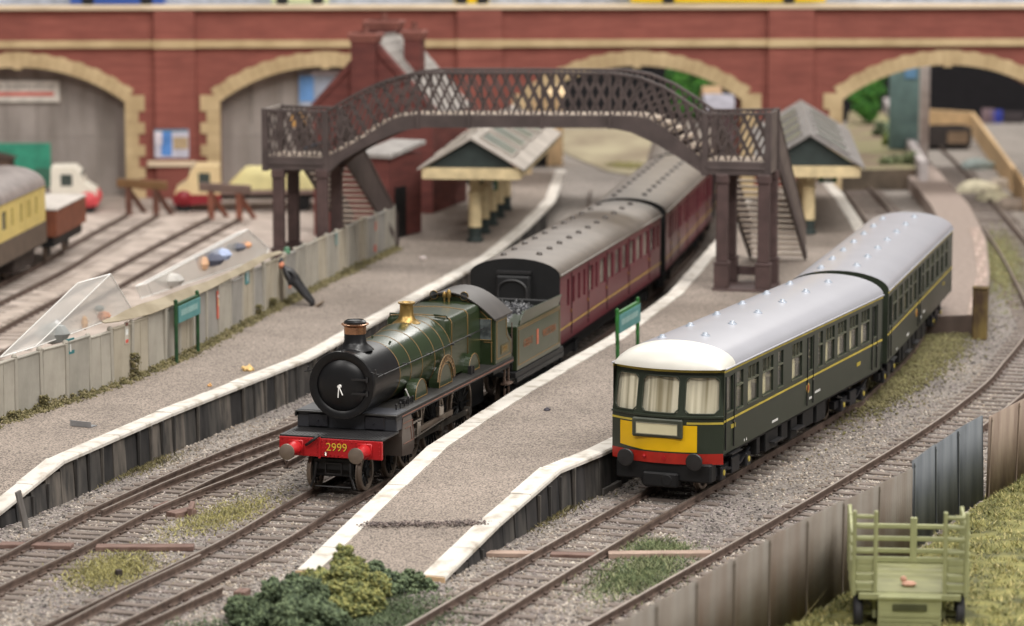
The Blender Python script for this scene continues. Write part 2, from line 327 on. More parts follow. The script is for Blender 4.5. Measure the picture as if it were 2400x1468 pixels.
# ================================================================== PLATFORMS
m_grav = mat('platform_gravel', (161, 148, 137), .95, rgb2=(97, 89, 83), scale=21, detail=3, bump=.5, bscale=22, macro=.2, mscale=.45, lo=.38, hi=.56)
m_white = mat('white_edge', (216, 210, 201), .75, rgb2=(176, 166, 152), scale=2.2, bump=.3, bscale=9, lo=.3, hi=.5, detail=6, macro=.12, mscale=.9)
m_wall = [mat('facing_a', (62, 59, 58), .85, rgb2=(34, 33, 34), scale=1.6, stretch=(2, 2, .5)), mat('facing_b', (84, 80, 76), .85, rgb2=(44, 43, 43), scale=1.6, stretch=(2, 2, .5)), mat('facing_c', (118, 110, 102), .85, rgb2=(58, 56, 54), scale=1.6, stretch=(2, 2, .5))]
def platform(name, edges, surf, core):
    e = empty(name, (0, 0, 0), kind='structure')
    for pts, side in edges:                       # side: +1 the track lies to the right of the run
        pts = [Vector(p) for p in pts]
        dens = []
        for a, b in zip(pts, pts[1:]):
            n = max(1, round((b - a).length / 1.7)); dens += [a.lerp(b, k / n) for k in range(n)]
        dens.append(pts[-1])
        for a, b in zip(dens, dens[1:]):
            t = (b - a).normalized(); q = MB(); j = random.uniform(-.008, .008)
            r = Vector((t.y, -t.x, 0)).normalized() * side
            A, B = a + t * .006, b - t * .006
            wd = random.uniform(.40, .44) if side > 0 and name.endswith('left') else random.uniform(.45, .5)
            prof = [(0.03, -.10), (0.03, -.03), (.0, 0.012 + j), (-wd, .012 + j), (-wd, -.10)]
            vs = [P + r * u + Vector((0, 0, w)) for P in (A, B) for u, w in prof]; n = 5
            q.add(vs, [(0, 1, 2, 3, 4), (9, 8, 7, 6, 5)] + [(k, n + k, n + (k + 1) % n, (k + 1) % n) for k in range(n)])
            q.build('coping_slab', m_white, e)
        L = resample(dens, int(sum((b - a).length for a, b in zip(dens, dens[1:])) / .74))
        for i, (a, b) in enumerate(zip(L, L[1:])):
            if a.y > 125: break
            t = (b - a).normalized(); r = Vector((t.y, -t.x, 0)).normalized() * side; d0 = random.uniform(-.07, -.02); zt = min(a.z, b.z) - .105
            if zt - GZ < .08: continue
            q = MB(); A, B = a + t * random.uniform(.0, .02), b - t * random.uniform(0, .02)
            vs = []
            for P in (A, B):
                for u in (d0, d0 - .25):
                    for w in (GZ - .05, zt): vs.append(Vector((P.x, P.y, 0)) + r * (u - (.03 if w < 0 else 0) * 0 + (.05 if w < 0 else 0)) + Vector((0, 0, w)))
            q.add(vs, [(0, 1, 3, 2), (4, 6, 7, 5), (0, 4, 5, 1), (2, 3, 7, 6), (1, 5, 7, 3), (0, 2, 6, 4)])
            q.build('facing_sleeper', random.choices(m_wall, (.42, .34, .24))[0], e)
            if random.random() < .45:
                q = MB(); q.box(-.035, .035, -.03, .03, 0, zt - GZ); o = q.build('facing_post', random.choice(m_wall[1:]), e)
                o.location = Vector((b.x, b.y, GZ)) + r * .03; o.rotation_euler = (0, 0, math.atan2(t.y, t.x))
    for pts, side in edges:
        p, q = pts[0], pts[1]; t = (q - p).normalized(); r = Vector((t.y, -t.x, 0)).normalized() * side
        b = MB(); A = p - t * .03; vs = [A + k + r * u + Vector((0, 0, w)) for k in (Vector((0, 0, 0)), t * .034) for u, w in ((.035, -.22), (.035, -.02), (-.5, .0), (-.5, -.22))]
        b.add(vs, [(0, 1, 2, 3), (7, 6, 5, 4), (0, 4, 5, 1), (1, 5, 6, 2), (2, 6, 7, 3), (3, 7, 4, 0)]); b.build('coping_end', mat('buff_stone_end', (214, 182, 144), .8), e)
    nA = 140; a, b = resample(surf[0], nA), resample(surf[1], nA); s = MB()
    s.grid(nA - 1, 14, lambda u, v: (lambda p, q: p.lerp(q, v) + Vector((0, 0, -.012 + .012 * noise.noise(p.lerp(q, v) * 1.3))))(a[round(u * (nA - 1))], b[round(u * (nA - 1))]))
    s.build('surface', m_grav, e, smooth=True)
    return e
# left platform
le = [at(-120, 1295, -.1), at(0, 1197, .22), at(148, 1078, PZ)] + PLE
platform('platform_left', [(le, 1)], (offset(le, -.38), [at(-330, 1150, PZ) + Vector((0, 0, -.3)), at(-150, 1050, PZ), at(0, 985, PZ), at(350, 868, PZ), at(700, 688, PZ), at(920, 578, PZ), Vector((-4.6, 128, PZ)), Vector((-3.5, 141, PZ))]), None)
# island platform
ce = [at(697, 1336, -.08), at(1000, 1048, PZ)] + [at(*p, PZ) for p in ((1210, 912), (1430, 788), (1565, 690), (1680, 560), (1735, 470))]
re = [at(1040, 1352, -.08), at(1170, 1224, .42), at(1312, 1100, PZ)] + [Vector(p) for p in ((2.25, 73.8, PZ), (7.35, 86.2, PZ), (11.25, 100.9, PZ), (13.55, 118, PZ), (14.0, 131, PZ), (14.0, 140, PZ))]
platform('platform_island', [(ce, -1), (re, 1)], (offset(ce, .43), offset(re, -.43)), None)
# buff unpainted ends of the edging stones
m_buff = mat('buff_stone_end', (214, 182, 144), .8)
# dark scraped seam across the island ramp
a0, b0 = at(862, 1226, .3), at(1138, 1222, .45); n = 650
tt = rng.random(n); pp = np.array([tuple(a0.lerp(b0, t)) for t in tt]); pp[:, :2] += rng.normal(0, .12, (n, 2)); pp[:, 2] += rng.uniform(-.05, .0, n)
stones('seam_grit', pp, rng.uniform(.015, .04, n), [mat('dark_grit', (104, 94, 92), .95), mat('mid_grit', (140, 126, 120), .95)], None, 'ragged dark seam of grit across the ramp of the island platform', 'grit')
# ================================================================== STEAM LOCOMOTIVE
m_grn = mat('loco_green', (43, 55, 34), .28, var=.06, scale=1, spec=.5, coat=.3)
m_blk = mat('loco_black', (22, 22, 24), .36, var=.12, scale=2, spec=.45)
m_sat = mat('satin_black', (38, 37, 38), .5, var=.1)
m_dark = mat('under_black', (14, 14, 16), .6, var=.2)
m_red = mat('buffer_red', (176, 22, 28), .45, var=.06)
m_ora = mat('orange_lining', (138, 108, 66), .5, var=.05)
m_cop = mat('copper', (196, 148, 116), .26, metal=.9, var=.1)
m_brs = mat('brass', (172, 142, 86), .4, metal=.85, var=.1)
m_stl = mat('steel', (150, 142, 134), .32, metal=.85, var=.15)
m_rst = mat('drab_steel', (136, 122, 110), .42, metal=.5, var=.15)
m_wht = mat('white_paint', (232, 230, 226), .5, var=.04)
m_gls = glass('window_glass', (250, 250, 248), alpha=.05)
LYAW = R(72.5) - R(90)
LOCO = empty('steam_locomotive', at(775, 1027, 1.35) - Vector((0, 0, 1.35)), LYAW, 'green steam locomotive numbered 2999 with copper-capped chimney and red buffer beam', 'locomotive')
BZ, BR = 2.49, .795
def arcs(r, y0, y1, m, name, z=BZ, n=40, smooth=True, parent=LOCO, prof=None):
    b = MB(); b.lathe(prof or [(r - .02, y0), (r, y0), (r, y1), (r - .02, y1)], (0, 0, z), (0, 1, 0), n); return b.build(name, m, parent, smooth=35)
arcs(BR, .86, 2.7, m_blk, 'smokebox')
arcs(BR, 1.0, 1.12, m_blk, 'smokebox_ring', prof=[(.62, .86), (.63, .77), (.70, .73), (BR + .025, .74), (BR + .035, .77), (BR + .035, .9), (BR, .91)])
door = arcs(.6, .9, 1.1, m_blk, 'smokebox_door', prof=[(.0, .65), (.2, .655), (.4, .685), (.52, .725), (.6, .77), (.635, .80), (.635, .84)])
DY_ = -.26
for z in (.17, -.17):
    b = MB(); b.box(.08, .66, .675, .715, BZ + z - .025, BZ + z + .025); b.cyl((.66, .71, BZ + z - .06), (.66, .71, BZ + z + .06), .03, n=8); b.build('hinge_strap', m_sat, door)
b = MB(); b.cyl((0, .58, BZ), (0, .67, BZ), .045, n=12); b.tube([(0, .57, BZ), (-.01, .54, BZ - .26)], .015); b.tube([(0, .58, BZ), (.10, .56, BZ - .2)], .015); b.build('door_handle', m_wht, door)
# boiler: parallel front ring, taper to the firebox
b = MB(); b.lathe([(BR - .02, 2.7), (BR - .01, 2.71), (BR + .03, 4.3), (BR + .1, 5.0), (BR + .12, 6.35)], (0, 0, BZ), (0, 1, 0), 48); b.build('boiler', m_grn, LOCO, smooth=40)
for y, r in ((2.73, BR - .005), (3.5, BR + .012), (4.3, BR + .033), (5.05, BR + .103), (5.75, BR + .113), (6.28, BR + .122)):
    q = MB(); q.lathe([(r, y - .012), (r + .006, y - .012), (r + .006, y + .012), (r, y + .012)], (0, 0, BZ), (0, 1, 0), 48); q.build('lining_band', m_ora, LOCO, smooth=True)
# belpaire firebox
def fb(w, zt, zb, rad=.16):
    pts = [(-w, zb), (-w, zt - rad)] + [(-w + rad - rad * math.cos(t), zt - rad + rad * math.sin(t)) for t in [R(22.5 * k) for k in range(1, 4)]] + [(-w + rad, zt)]
    pts += [(-w * .4, zt + .035), (0, zt + .045), (w * .4, zt + .035)]
    return pts + [(w - rad, zt)] + [(w - rad + rad * math.sin(t), zt - rad + rad * math.cos(t)) for t in [R(22.5 * k) for k in range(1, 4)]] + [(w, zt - rad), (w, zb)]
b = MB(); pr = [(6.3, .80, 3.30), (6.36, .86, 3.36), (8.85, .86, 3.40)]
P = [[(x, y, z) for x, z in fb(w, zt, 1.85)] for y, w, zt in pr]; n = len(P[0])
b.add(P[0] + P[1] + P[2], [tuple(range(n))] + [(r * n + k, r * n + k + 1, (r + 1) * n + k + 1, (r + 1) * n + k) for r in range(2) for k in range(n - 1)])
b.build('firebox', m_grn, LOCO, smooth=40)
for y, w, zt in ((6.45, .868, 3.368), (7.75, .868, 3.388)):
    pts = fb(w, zt, 1.9); q = MB(); q.sweep([(x, y, z) for x, z in pts], [(-.012, -.004), (.012, -.004), (.012, .006), (-.012, .006)], up=(0, 1, 0)) if False else q.tube([(x, y, z) for x, z in pts], .012, 5); q.build('lining_band', m_ora, LOCO, smooth=True)
b = MB()
for x in (-.78, .78):
    b.tube([(x, 6.4, 3.33), (x * .98, 6.33, 3.42), (x * .55, 6.33, 3.43)], .022); 
b.build('lifting_rail', m_grn, LOCO, smooth=True)
# chimney, safety valve, whistles
b = MB(); b.lathe([(.46, -.06), (.40, .0), (.31, .06), (.27, .13), (.265, .34)], (0, 1.72, BZ + BR), (0, 0, 1), 32); b.build('chimney', m_blk, LOCO, smooth=True)
b = MB(); b.lathe([(.268, .33), (.27, .5), (.31, .535), (.335, .55), (.335, .57), (.30, .58), (.25, .58)], (0, 1.72, BZ + BR), (0, 0, 1), 32); b.build('chimney_cap', m_cop, LOCO, smooth=40)
b = MB(); b.lathe([(.27, .575), (.27, .62), (.21, .66), (.2, .64), (.0, .63)], (0, 1.72, BZ + BR), (0, 0, 1), 32); b.build('chimney_lip', m_blk, LOCO, smooth=40)
b = MB(); b.lathe([(.36, -.05), (.29, .0), (.22, .06), (.18, .16), (.17, .40), (.18, .43), (.22, .45), (.22, .48), (.12, .48), (.1, .44), (.0, .44)], (0, 5.45, BZ + BR + .1), (0, 0, 1), 28); b.build('safety_valve', m_brs, LOCO, smooth=40)
b = MB()
for x, h in ((-.06, .1), (.06, .16)): b.cyl((x, 8.62, 3.42), (x, 8.62, 3.55), .03, n=8); b.lathe([(.05, 0), (.06, .03), (.06, h), (.03, h + .05), (0, h + .06)], (x, 8.62, 3.55), n=12)
b.build('whistle', m_brs, LOCO, smooth=40)
# handrails along the boiler with their pillars
for sx in (-1, 1):
    q = MB(); q.tube([(sx * (BR + .07), .95, BZ + .22), (sx * (BR + .1), 3.6, BZ + .22), (sx * (BR + .16), 5.4, BZ + .24), (sx * (BR + .18), 8.8, BZ + .26)], .014)
    for y, e in ((1.3, .0), (3.0, .02), (4.6, .06), (6.2, .12), (7.6, .12)): q.cyl((sx * (BR + e - .05), y, BZ + .22), (sx * (BR + e + .09), y, BZ + .225), .018, n=6); q.ball((sx * (BR + e + .08), y, BZ + .223), .032, 6)
    q.build('handrail', m_sat, LOCO)
q = MB(); q.tube([(BR * math.sin(t) * 1.03, (.80), BZ + BR * math.cos(t) * 1.03) for t in [R(-70 + 10 * k) for k in range(15)]], .015); q.tube([(.0, .8, BZ + BR), (0, .8, BZ + BR + .2)], .015)
for sx in (-1, 1): q.tube([(sx * .7, .79, BZ + .36), (sx * .95, .77, BZ + .3)], .018); q.tube([(sx * .86, .78, BZ + .3), (sx * .86, .78, BZ + .42)], .02)
q.build('smokebox_handrail', m_sat, LOCO)
q = MB()
for x, y in ((-.42, 1.7), (.4, 3.1), (-.1, 3.2), (.45, 7.0), (.5, 7.4), (-.5, 7.2)): q.ball((x, y, BZ + math.sqrt(max(.02, (BR + .03) ** 2 - x * x)) + (.36 if y > 6 else 0) * 0 + (.15 if y > 6 else 0)), .035, 6)
q.build('washout_plug', m_grn, LOCO)
# footplate at two levels
RPZ = 1.78
b = MB(); b.rbox(-1.3, 1.3, -.0, 1.2, 1.32, 1.375, .01); b.build('front_footplate', m_sat, LOCO)
b = MB(); b.rbox(-1.3, 1.3, 1.0, 10.35, RPZ - .04, RPZ, .008); b.build('running_plate', mat('plate_black', (44, 42, 40), .5, var=.1), LOCO)
for sx in (-1, 1):
    q = MB(); q.box(sx * 1.285 - .02, sx * 1.285 + .02, 1.0, 10.35, RPZ - .14, RPZ - .041); q.build('valance', m_sat, LOCO)
    q = MB(); q.box(sx * 1.307 - .003, sx * 1.307 + .003, 1.4, 10.3, RPZ - .1, RPZ - .07); q.build('lining_strip', mat('faded_lining', (132, 92, 78), .6), LOCO)
sad = MB(); sad.rbox(-1.28, 1.28, 1.1, 1.9, 1.37, RPZ + .015, .02); sad.rbox(-.42, .42, 1.0, 2.4, RPZ, BZ - .45, .03); sad = sad.build('cylinder_saddle', mat('saddle_black', (62, 63, 68), .45), LOCO)
for sx in (-1, 1):
    q = MB(); q.rbox(sx * .72 - .26, sx * .72 + .26, 1.05, 1.12, 1.39, 1.73, .03); q.lathe([(0, -.02), (.15, -.015), (.17, .02)], (sx * .72, 1.06, 1.56), (0, 1, 0), 20); q.ball((sx * .72, 1.03, 1.56), .025, 6); q.build('valve_cover', mat('saddle_black2', (48, 48, 53), .38), sad)
b = MB()
for ix in range(28):
    for iy in range(6): b.box(-1.2 + ix * .088, -1.17 + ix * .088, .1 + iy * .14, .17 + iy * .14, 1.375, 1.381)
b.build('tread_plate', m_sat, LOCO, kind='stuff')
# buffer beam
beam = MB(); beam.rbox(-1.3, 1.3, -.03, .06, .885, 1.33, .008); beam = beam.build('buffer_beam', m_red, LOCO)
q = MB()
for x in [-1.22, -1.22, -1.22, -.62, -.52, -.42, -.1, .0, .1, .2, .55, .65, 1.22] + [-.2 + .1 * k for k in range(6)]:
    for z in (.93, 1.28): q.ball((x, -.032, z), .018, 6)
for z in (1.0, 1.1, 1.2): 
    for x in (-1.24, -.33, -.19, -.12, 1.24): q.ball((x, -.032, z), .018, 6)
q.build('rivet', m_red, beam)
q = MB(); q.rbox(-.3, -.24, -.06, -.028, .85, 1.36, .008); q.build('beam_angle', m_red, beam)
for sx in (-1, 1):
    bu = MB(); bu.rbox(sx * .87 - .19, sx * .87 + .19, -.07, -.031, .90, 1.27, .02); bu.lathe([(.17, -.07), (.165, -.22), (.13, -.34), (.1, -.42)], (sx * .87, 0, 1.08), (0, 1, 0), 24); bu = bu.build('buffer', m_red, beam, smooth=40)
    q = MB(); q.lathe([(.06, -.40), (.07, -.56), (.16, -.6), (.195, -.63), (.19, -.655), (.1, -.68), (0, -.685)], (sx * .87, 0, 1.08), (0, 1, 0), 28); q.build('buffer_head', m_rst, beam, smooth=40)
q = MB(); q.tube([(-.6, -.10, 1.16), (-.36, -.14, 1.33), (-.28, -.06, 1.42)], .035, 8); q.build('vacuum_pipe', m_sat, LOCO, smooth=True)
q = MB(); q.tube([(-.08, -.05, 1.0), (-.08, -.16, 1.02), (-.06, -.2, .95)], .025, 6); q.build('coupling_hook', m_stl, LOCO)
lettering('beam_number', '2999', .27, mat('gold_number', (232, 190, 62), .5, var=.03), LOCO, (.16, -.034, 1.13), (R(90), 0, 0), .003)
lettering('beam_number', '2999', .27, mat('number_shade', (52, 20, 16), .6), LOCO, (.172, -.0325, 1.122), (R(90), 0, 0), .002)
# bogie, wheels, motion
def wheel(parent, x, y, r, w=.12, spokes=12, m_rim=m_rst, disc=False):
    t = MB(); t.lathe([(r - .09, -w / 2), (r - .01, -w / 2), (r, -w / 2 + .015), (r + .0, w / 2 - .03), (r + .04, w / 2 - .025), (r + .04, w / 2), (r - .09, w / 2), (r - .09, -w / 2)], (0, 0, 0), (-1 if x > 0 else 1, 0, 0), 32)
    o = t.build('wheel', m_rim, parent, smooth=30); o.location = (x, y, r)
    s = MB()
    if disc: s.lathe([(0, -.03), (.1, -.05), (r - .09, -.01), (r - .09, .02)], (0, 0, 0), (1 if x < 0 else -1, 0, 0), 24)
    else:
        for k in range(spokes):
            a = 2 * math.pi * k / spokes; s.tube([(0, 0, 0), (0, math.cos(a) * (r - .07), math.sin(a) * (r - .07))], .025, 5)
    s.cyl((-.07, 0, 0), (.07, 0, 0), .11, n=12); s.build('wheel_centre', m_dark, o); return o
bog = MB(); bog.rbox(-.55, .55, .35, 2.9, .35, .62, .02); bog.box(-.6, -.5, .3, 2.95, .3, .7); bog.box(.5, .6, .3, 2.95, .3, .7); bog.box(-.5, .5, .2, .32, .55, .8); bog.build('bogie_frame', m_dark, LOCO)
q = MB()
for a, c in (((-.2, .45), (.2, .45)), ((-.2, .70), (.2, .70)), ((-.2, .45), (-.2, .70)), ((.2, .45), (.2, .70))): q.tube([(a[0], .17, a[1]), (c[0], .17, c[1])], .018, 4)
q.tube([(-.45, .15, .14), (.45, .15, .14)], .02, 5); q.tube([(.42, .16, .72), (.46, .13, .4), (.56, .1, .12)], .03, 5); q.tube([(-.42, .16, .72), (-.46, .13, .4), (-.56, .1, .12)], .03, 5); q.build('guard_iron', m_sat, LOCO)
for sx in (-1, 1):
    for y in (.62, 2.3): wheel(LOCO, sx * .63, y, .46)
    for y in (3.6, 5.5, 7.75): wheel(LOCO, sx * .63, y, .86, spokes=18)
b = MB(); b.box(-.5, .5, 1.2, 10.2, .55, 1.7); b.build('main_frame', m_dark, LOCO)
for sx in (-1, 1):
    cy = MB(); cy.prism([(1.42, .72), (1.40, 1.2), (1.50, 1.66), (1.62, 1.7), (2.05, 1.7), (2.3, 1.2), (2.3, .78), (2.1, .66)], sx * .78, sx * 1.3, 'yz'); cy = cy.build('cylinder', mat('cylinder_dark', (88, 78, 72), .4), LOCO)
    for k, d in ((0, .0), (1, .14)):
        q = MB(); q.tube([(sx * 1.306, 1.5 + d, 1.5 - d), (sx * 1.306, 2.15 - d, 1.5 - d), (sx * 1.306, 2.25 - d, 1.0), (sx * 1.306, 1.5 + d, 1.0)], .01, 4); q.build('lining_strip', mat('faded_lining', (132, 92, 78), .6), cy)
    rd = MB(); rd.box(sx * 1.0 - .04, sx * 1.0 + .04, 2.3, 3.6, 1.22, 1.28); rd.box(sx * 1.0 - .04, sx * 1.0 + .04, 2.3, 3.6, .84, .9); rd.cyl((sx * 1.0, 2.2, 1.05), (sx * 1.0, 3.3, 1.05), .035, n=8); rd.rbox(sx * 1.0 - .08, sx * 1.0 + .08, 3.2, 3.45, .88, 1.24, .02); rd.build('slide_bar', m_stl, LOCO)
    rd = MB(); rd.box(sx * .98 - .03, sx * .98 + .03, 3.3, 6.1, .92, 1.05); rd.build('connecting_rod', m_rst, LOCO)
    rd = MB(); rd.box(sx * .86 - .03, sx * .86 + .03, 3.6, 7.75, .66, .78)
    for y in (3.6, 5.5, 7.75): rd.cyl((sx * .78, y, .72), (sx * .94, y, .72), .12, n=12)
    rd.build('coupling_rod', m_stl, LOCO)
    rd = MB(); rd.tube([(sx * 1.08, 2.4, .86), (sx * 1.08, 5.2, .98)], .02, 5); rd.tube([(sx * 1.05, 4.9, 1.75), (sx * 1.05, 4.95, 1.2)], .03, 5); rd.rbox(sx * 1.05 - .06, sx * 1.05 + .06, 4.8, 5.1, 1.1, 1.35, .02); rd.tube([(sx * 1.05, 3.5, 1.75), (sx * 1.05, 3.5, 1.3)], .035, 5); rd.build('valve_motion', m_stl, LOCO)
    # splashers
    for k, (y, r) in enumerate(((3.62, .44), (5.5, .5), (7.8, .44))):
        pts = [(y - r, RPZ)] + [(y - r * math.cos(t), RPZ + r * math.sin(t) * (1.1 if k == 1 else 1.05)) for t in [R(12 * j) for j in range(1, 15)]] + [(y + r, RPZ)]
        sp = MB(); sp.prism(pts, sx * .74, sx * 1.02, 'yz'); sp = sp.build('splasher', m_grn, LOCO)
        q = MB(); q.tube([(sx * 1.025, a, c) for a, c in pts], .010, 5); q.tube([(sx * 1.025, pts[0][0], RPZ + .02), (sx * 1.025, pts[-1][0], RPZ + .02)], .01, 4); q.build('beading', m_ora, sp)
        if k == 1:
            q = MB(); pl = []
            for rr in (r * 1.14, r * 1.44): pl.append([(y - rr * math.cos(t), RPZ + rr * math.sin(t) * 1.08) for t in [R(14 + 12 * j) for j in range(0, 14)]])
            q.prism(pl[0] + pl[1][::-1], sx * 1.03, sx * 1.05, 'yz'); npl = q.build('nameplate', mat('nameplate_brass', (104, 84, 62), .5, metal=.3), sp)
            q = MB()
            for rr in (1.15, 1.43): q.tube([(sx * 1.053, y - r * rr * math.cos(t), RPZ + r * rr * math.sin(t) * 1.08) for t in [R(14 + 8 * j) for j in range(0, 20)]], .012, 4)
            for j in range(11):
                t = R(30 + 12 * j); a = r * 1.21; c = r * 1.36
                q.tube([(sx * 1.053, y - a * math.cos(t), RPZ + a * math.sin(t) * 1.08), (sx * 1.053, y - c * math.cos(t), RPZ + c * math.sin(t) * 1.08)], .011, 4)
            q.build('raised_letter', mat('letter_brass', (150, 124, 88), .4, metal=.4), npl)
q = MB(); q.tube([(.98, 2.95, 1.8), (.92, 2.75, 2.12)], .02, 5); q.build('reverser_lever', m_wht, LOCO)
for y in (1.7, 2.0, 2.3, 2.6, 2.9): q = MB(); q.cyl((1.05, y, RPZ), (1.05, y, RPZ + random.uniform(.08, .2)), .022, n=6); q.ball((1.05, y, RPZ + .13), .04, 6); q.build('oil_cup', m_sat, LOCO)
q = MB()
q.box(.8, 1.0, 2.6, 3.0, RPZ, RPZ + .12); q.box(1.05, 1.15, 7.2, 7.3, RPZ, RPZ + .22); q.box(1.05, 1.15, 7.4, 7.46, RPZ, RPZ + .2); q.build('lubricator', m_sat, LOCO)
# cab
CZ = 2.98
cab = MB()
def arcroof(w, z0, zt, n=16): return [(-w + 2 * w * k / n, z0 + (zt - z0) * math.sin(math.pi * (.12 + .76 * k / n)) / 1.0 - (zt - z0) * math.sin(math.pi * .12)) for k in range(n + 1)]
prof = arcroof(1.24, CZ, 4.05)
cab.prism([(-1.24, RPZ)] + prof + [(1.24, RPZ)], 8.84, 8.9, 'xz'); cab = cab.build('cab_front', m_grn, LOCO)
for x, w, h, z in ((.98, .19, .56, 2.72), (-.98, .19, .56, 2.72)):
    q = MB(); q.rbox(x - w, x + w, 8.815, 8.838, z - h / 2, z + h / 2, .01); q.build('cab_window', mat('spectacle_glass', (120, 128, 128), .12, var=.5, scale=4, rgb2=(60, 64, 66)), cab)
    q = MB(); q.tube([(x - w, 8.82, z - h / 2), (x + w, 8.82, z - h / 2), (x + w, 8.82, z + h / 2), (x - w, 8.82, z + h / 2), (x - w, 8.82, z - h / 2)], .012, 5); q.build('window_rim', m_brs, cab)
for x in (-.42, .42):
    q = MB(); q.lathe([(0, -.005), (.11, 0), (.11, .02)], (x, 8.81, 3.58), (0, 1, 0), 20); q.build('cab_window', mat('spectacle_glass', (120, 128, 128), .12), cab)
    q = MB(); q.lathe([(.105, -.015), (.12, -.015), (.12, .02), (.105, .02)], (x, 8.81, 3.58), (0, 1, 0), 20); q.build('window_rim', m_brs, cab)
q = MB(); q.tube([(x * .93, 8.832, (z - RPZ) * .96 + RPZ) for x, z in prof], .012, 4); q.tube([(1.17, 8.832, 1.85), (1.17, 8.832, 2.4)], .012, 4); q.tube([(.95, 8.832, 2.38), (1.2, 8.832, 2.38)], .012, 4); q.build('lining_strip', m_ora, cab)
for sx in (-1, 1):
    q = MB(); q.prism([(8.9, RPZ), (10.3, RPZ), (10.3, 2.25), (10.0, 2.45), (9.9, 2.6), (9.9, CZ), (8.9, CZ)], sx * 1.22, sx * 1.26, 'yz'); sd = q.build('cab_side', m_grn, LOCO)
    q = MB(); q.tube([(sx * 1.263, 9.0, 1.9), (sx * 1.263, 10.2, 1.9), (sx * 1.263, 10.2, 2.2), (sx * 1.263, 9.85, 2.42), (sx * 1.263, 9.8, 2.9), (sx * 1.263, 9.0, 2.9), (sx * 1.263, 9.0, 1.9)], .01, 4); q.build('lining_strip', m_ora, sd)
    q = MB(); q.box(sx * 1.262, sx * 1.275, 9.35, 10.0, 1.98, 2.22); q.build('number_plate', mat('plate_brass_dull', (112, 100, 66), .4, metal=.4), sd)
lettering('plate_number', '2999', .2, m_brs, LOCO, (1.277, 9.675, 2.1), (R(90), 0, R(90)), .003)
q = MB(); a = [(x * 1.045, z + .025) for x, z in prof]; n = len(a)
q.add([(x, 8.72, z) for x, z in a] + [(x, 10.25, z) for x, z in a] + [(x, 8.72, z - .035) for x, z in a] + [(x, 10.25, z - .035) for x, z in a],
      [(k, k + 1, n + k + 1, n + k) for k in range(n - 1)] + [(2 * n + k, 3 * n + k, 3 * n + k + 1, 2 * n + k + 1) for k in range(n - 1)] + [(k, 2 * n + k, 2 * n + k + 1, k + 1) for k in range(n - 1)] + [(n + k, n + k + 1, 3 * n + k + 1, 3 * n + k) for k in range(n - 1)] + [(0, n, 3 * n, 2 * n), (n - 1, 3 * n - 1, 4 * n - 1, 2 * n - 1)])
q.build('cab_roof', mat('cab_roof_grey', (62, 57, 54), .5, var=.1), LOCO, smooth=30)
q = MB(); q.box(-1.2, 1.2, 8.9, 10.3, 1.5, 1.76); q.build('cab_floor', m_dark, LOCO)
q = MB(); q.tube([(1.25, 10.35, 1.9), (1.25, 10.35, 2.7)], .015, 5)
for sx in (-1, 1):
    for z0, z1 in ((1.1, 1.6), (.45, .95)):
        q.box(sx * 1.15 - .02, sx * 1.15 + .02, 10.0, 10.06, z0, z1); q.box(sx * 1.15 - .02, sx * 1.15 + .02, 10.34, 10.4, z0, z1); q.box(sx * 1.2 - .14, sx * 1.2 + .06, 9.98, 10.42, z0 - .05, z0)
q.build('cab_step', mat('step_brown', (92, 74, 64), .6), LOCO)
# ================================================================== TENDER
TEND = empty('tender', LOCO.location + Vector((math.cos(R(72.5)), math.sin(R(72.5)), 0)) * 10.55, R(73.6) - R(90), 'green six-wheeled tender loaded with coal behind the locomotive cab', 'tender')
body = MB(); body.rbox(-1.22, 1.22, .35, 4.75, 1.28, 2.5, .02); body = body.build('tank', m_grn, TEND)
for sx in (-1, 1):
    q = MB(); q.add([(sx * 1.22, .6, 2.5), (sx * 1.22, 4.5, 2.5), (sx * 1.33, 4.5, 2.82), (sx * 1.30, .85, 2.86), (sx * 1.24, .62, 2.62),
                     (sx * 1.18, .6, 2.5), (sx * 1.18, 4.5, 2.5), (sx * 1.29, 4.5, 2.82), (sx * 1.26, .85, 2.86), (sx * 1.20, .62, 2.62)], [(0, 1, 2, 3, 4), (9, 8, 7, 6, 5), (1, 6, 7, 2), (2, 7, 8, 3), (3, 8, 9, 4), (4, 9, 5, 0)])
    q.build('coal_rail_sheet', m_grn, TEND)
    q = MB(); q.tube([(sx * 1.226, .5, 1.42), (sx * 1.226, 4.6, 1.42), (sx * 1.226, 4.6, 2.38), (sx * 1.226, .5, 2.38), (sx * 1.226, .5, 1.42)], .01, 4); q.tube([(sx * 1.226, .45, 2.44), (sx * 1.226, 4.7, 2.44)], .01, 4); q.build('lining_strip', m_ora, body)
    q = MB(); q.box(sx * 1.24 - .03, sx * 1.24 + .03, .2, 4.9, 1.0, 1.12); q.box(sx * .95 - .04, sx * .95 + .04, .4, 4.7, .5, 1.05); q.build('outside_frame', m_dark, TEND)
    for y in (1.0, 2.5, 4.0):
        wheel(TEND, sx * .63, y, .52, spokes=12)
        q = MB(); q.rbox(sx * 1.02 - .1, sx * 1.02 + .1, y - .15, y + .15, .4, .7, .03); q.tube([(sx * 1.0, y - .5, .95), (sx * 1.0, y, .8), (sx * 1.0, y + .5, .95)], .05, 5); q.build('axlebox', m_sat, TEND)
m_tl = mat('tender_lettering', (150, 96, 66), .5)
lettering('tender_lettering', 'GREAT', .3, m_tl, TEND, (1.226, 1.45, 1.92), (R(90), 0, R(90)), .002); lettering('tender_lettering', 'WESTERN', .3, m_tl, TEND, (1.226, 3.55, 1.92), (R(90), 0, R(90)), .002)
q = MB(); q.rbox(1.222, 1.23, 2.28, 2.46, 1.72, 2.14, .003); q.build('crest', mat('crest_red', (196, 110, 84), .5), TEND)
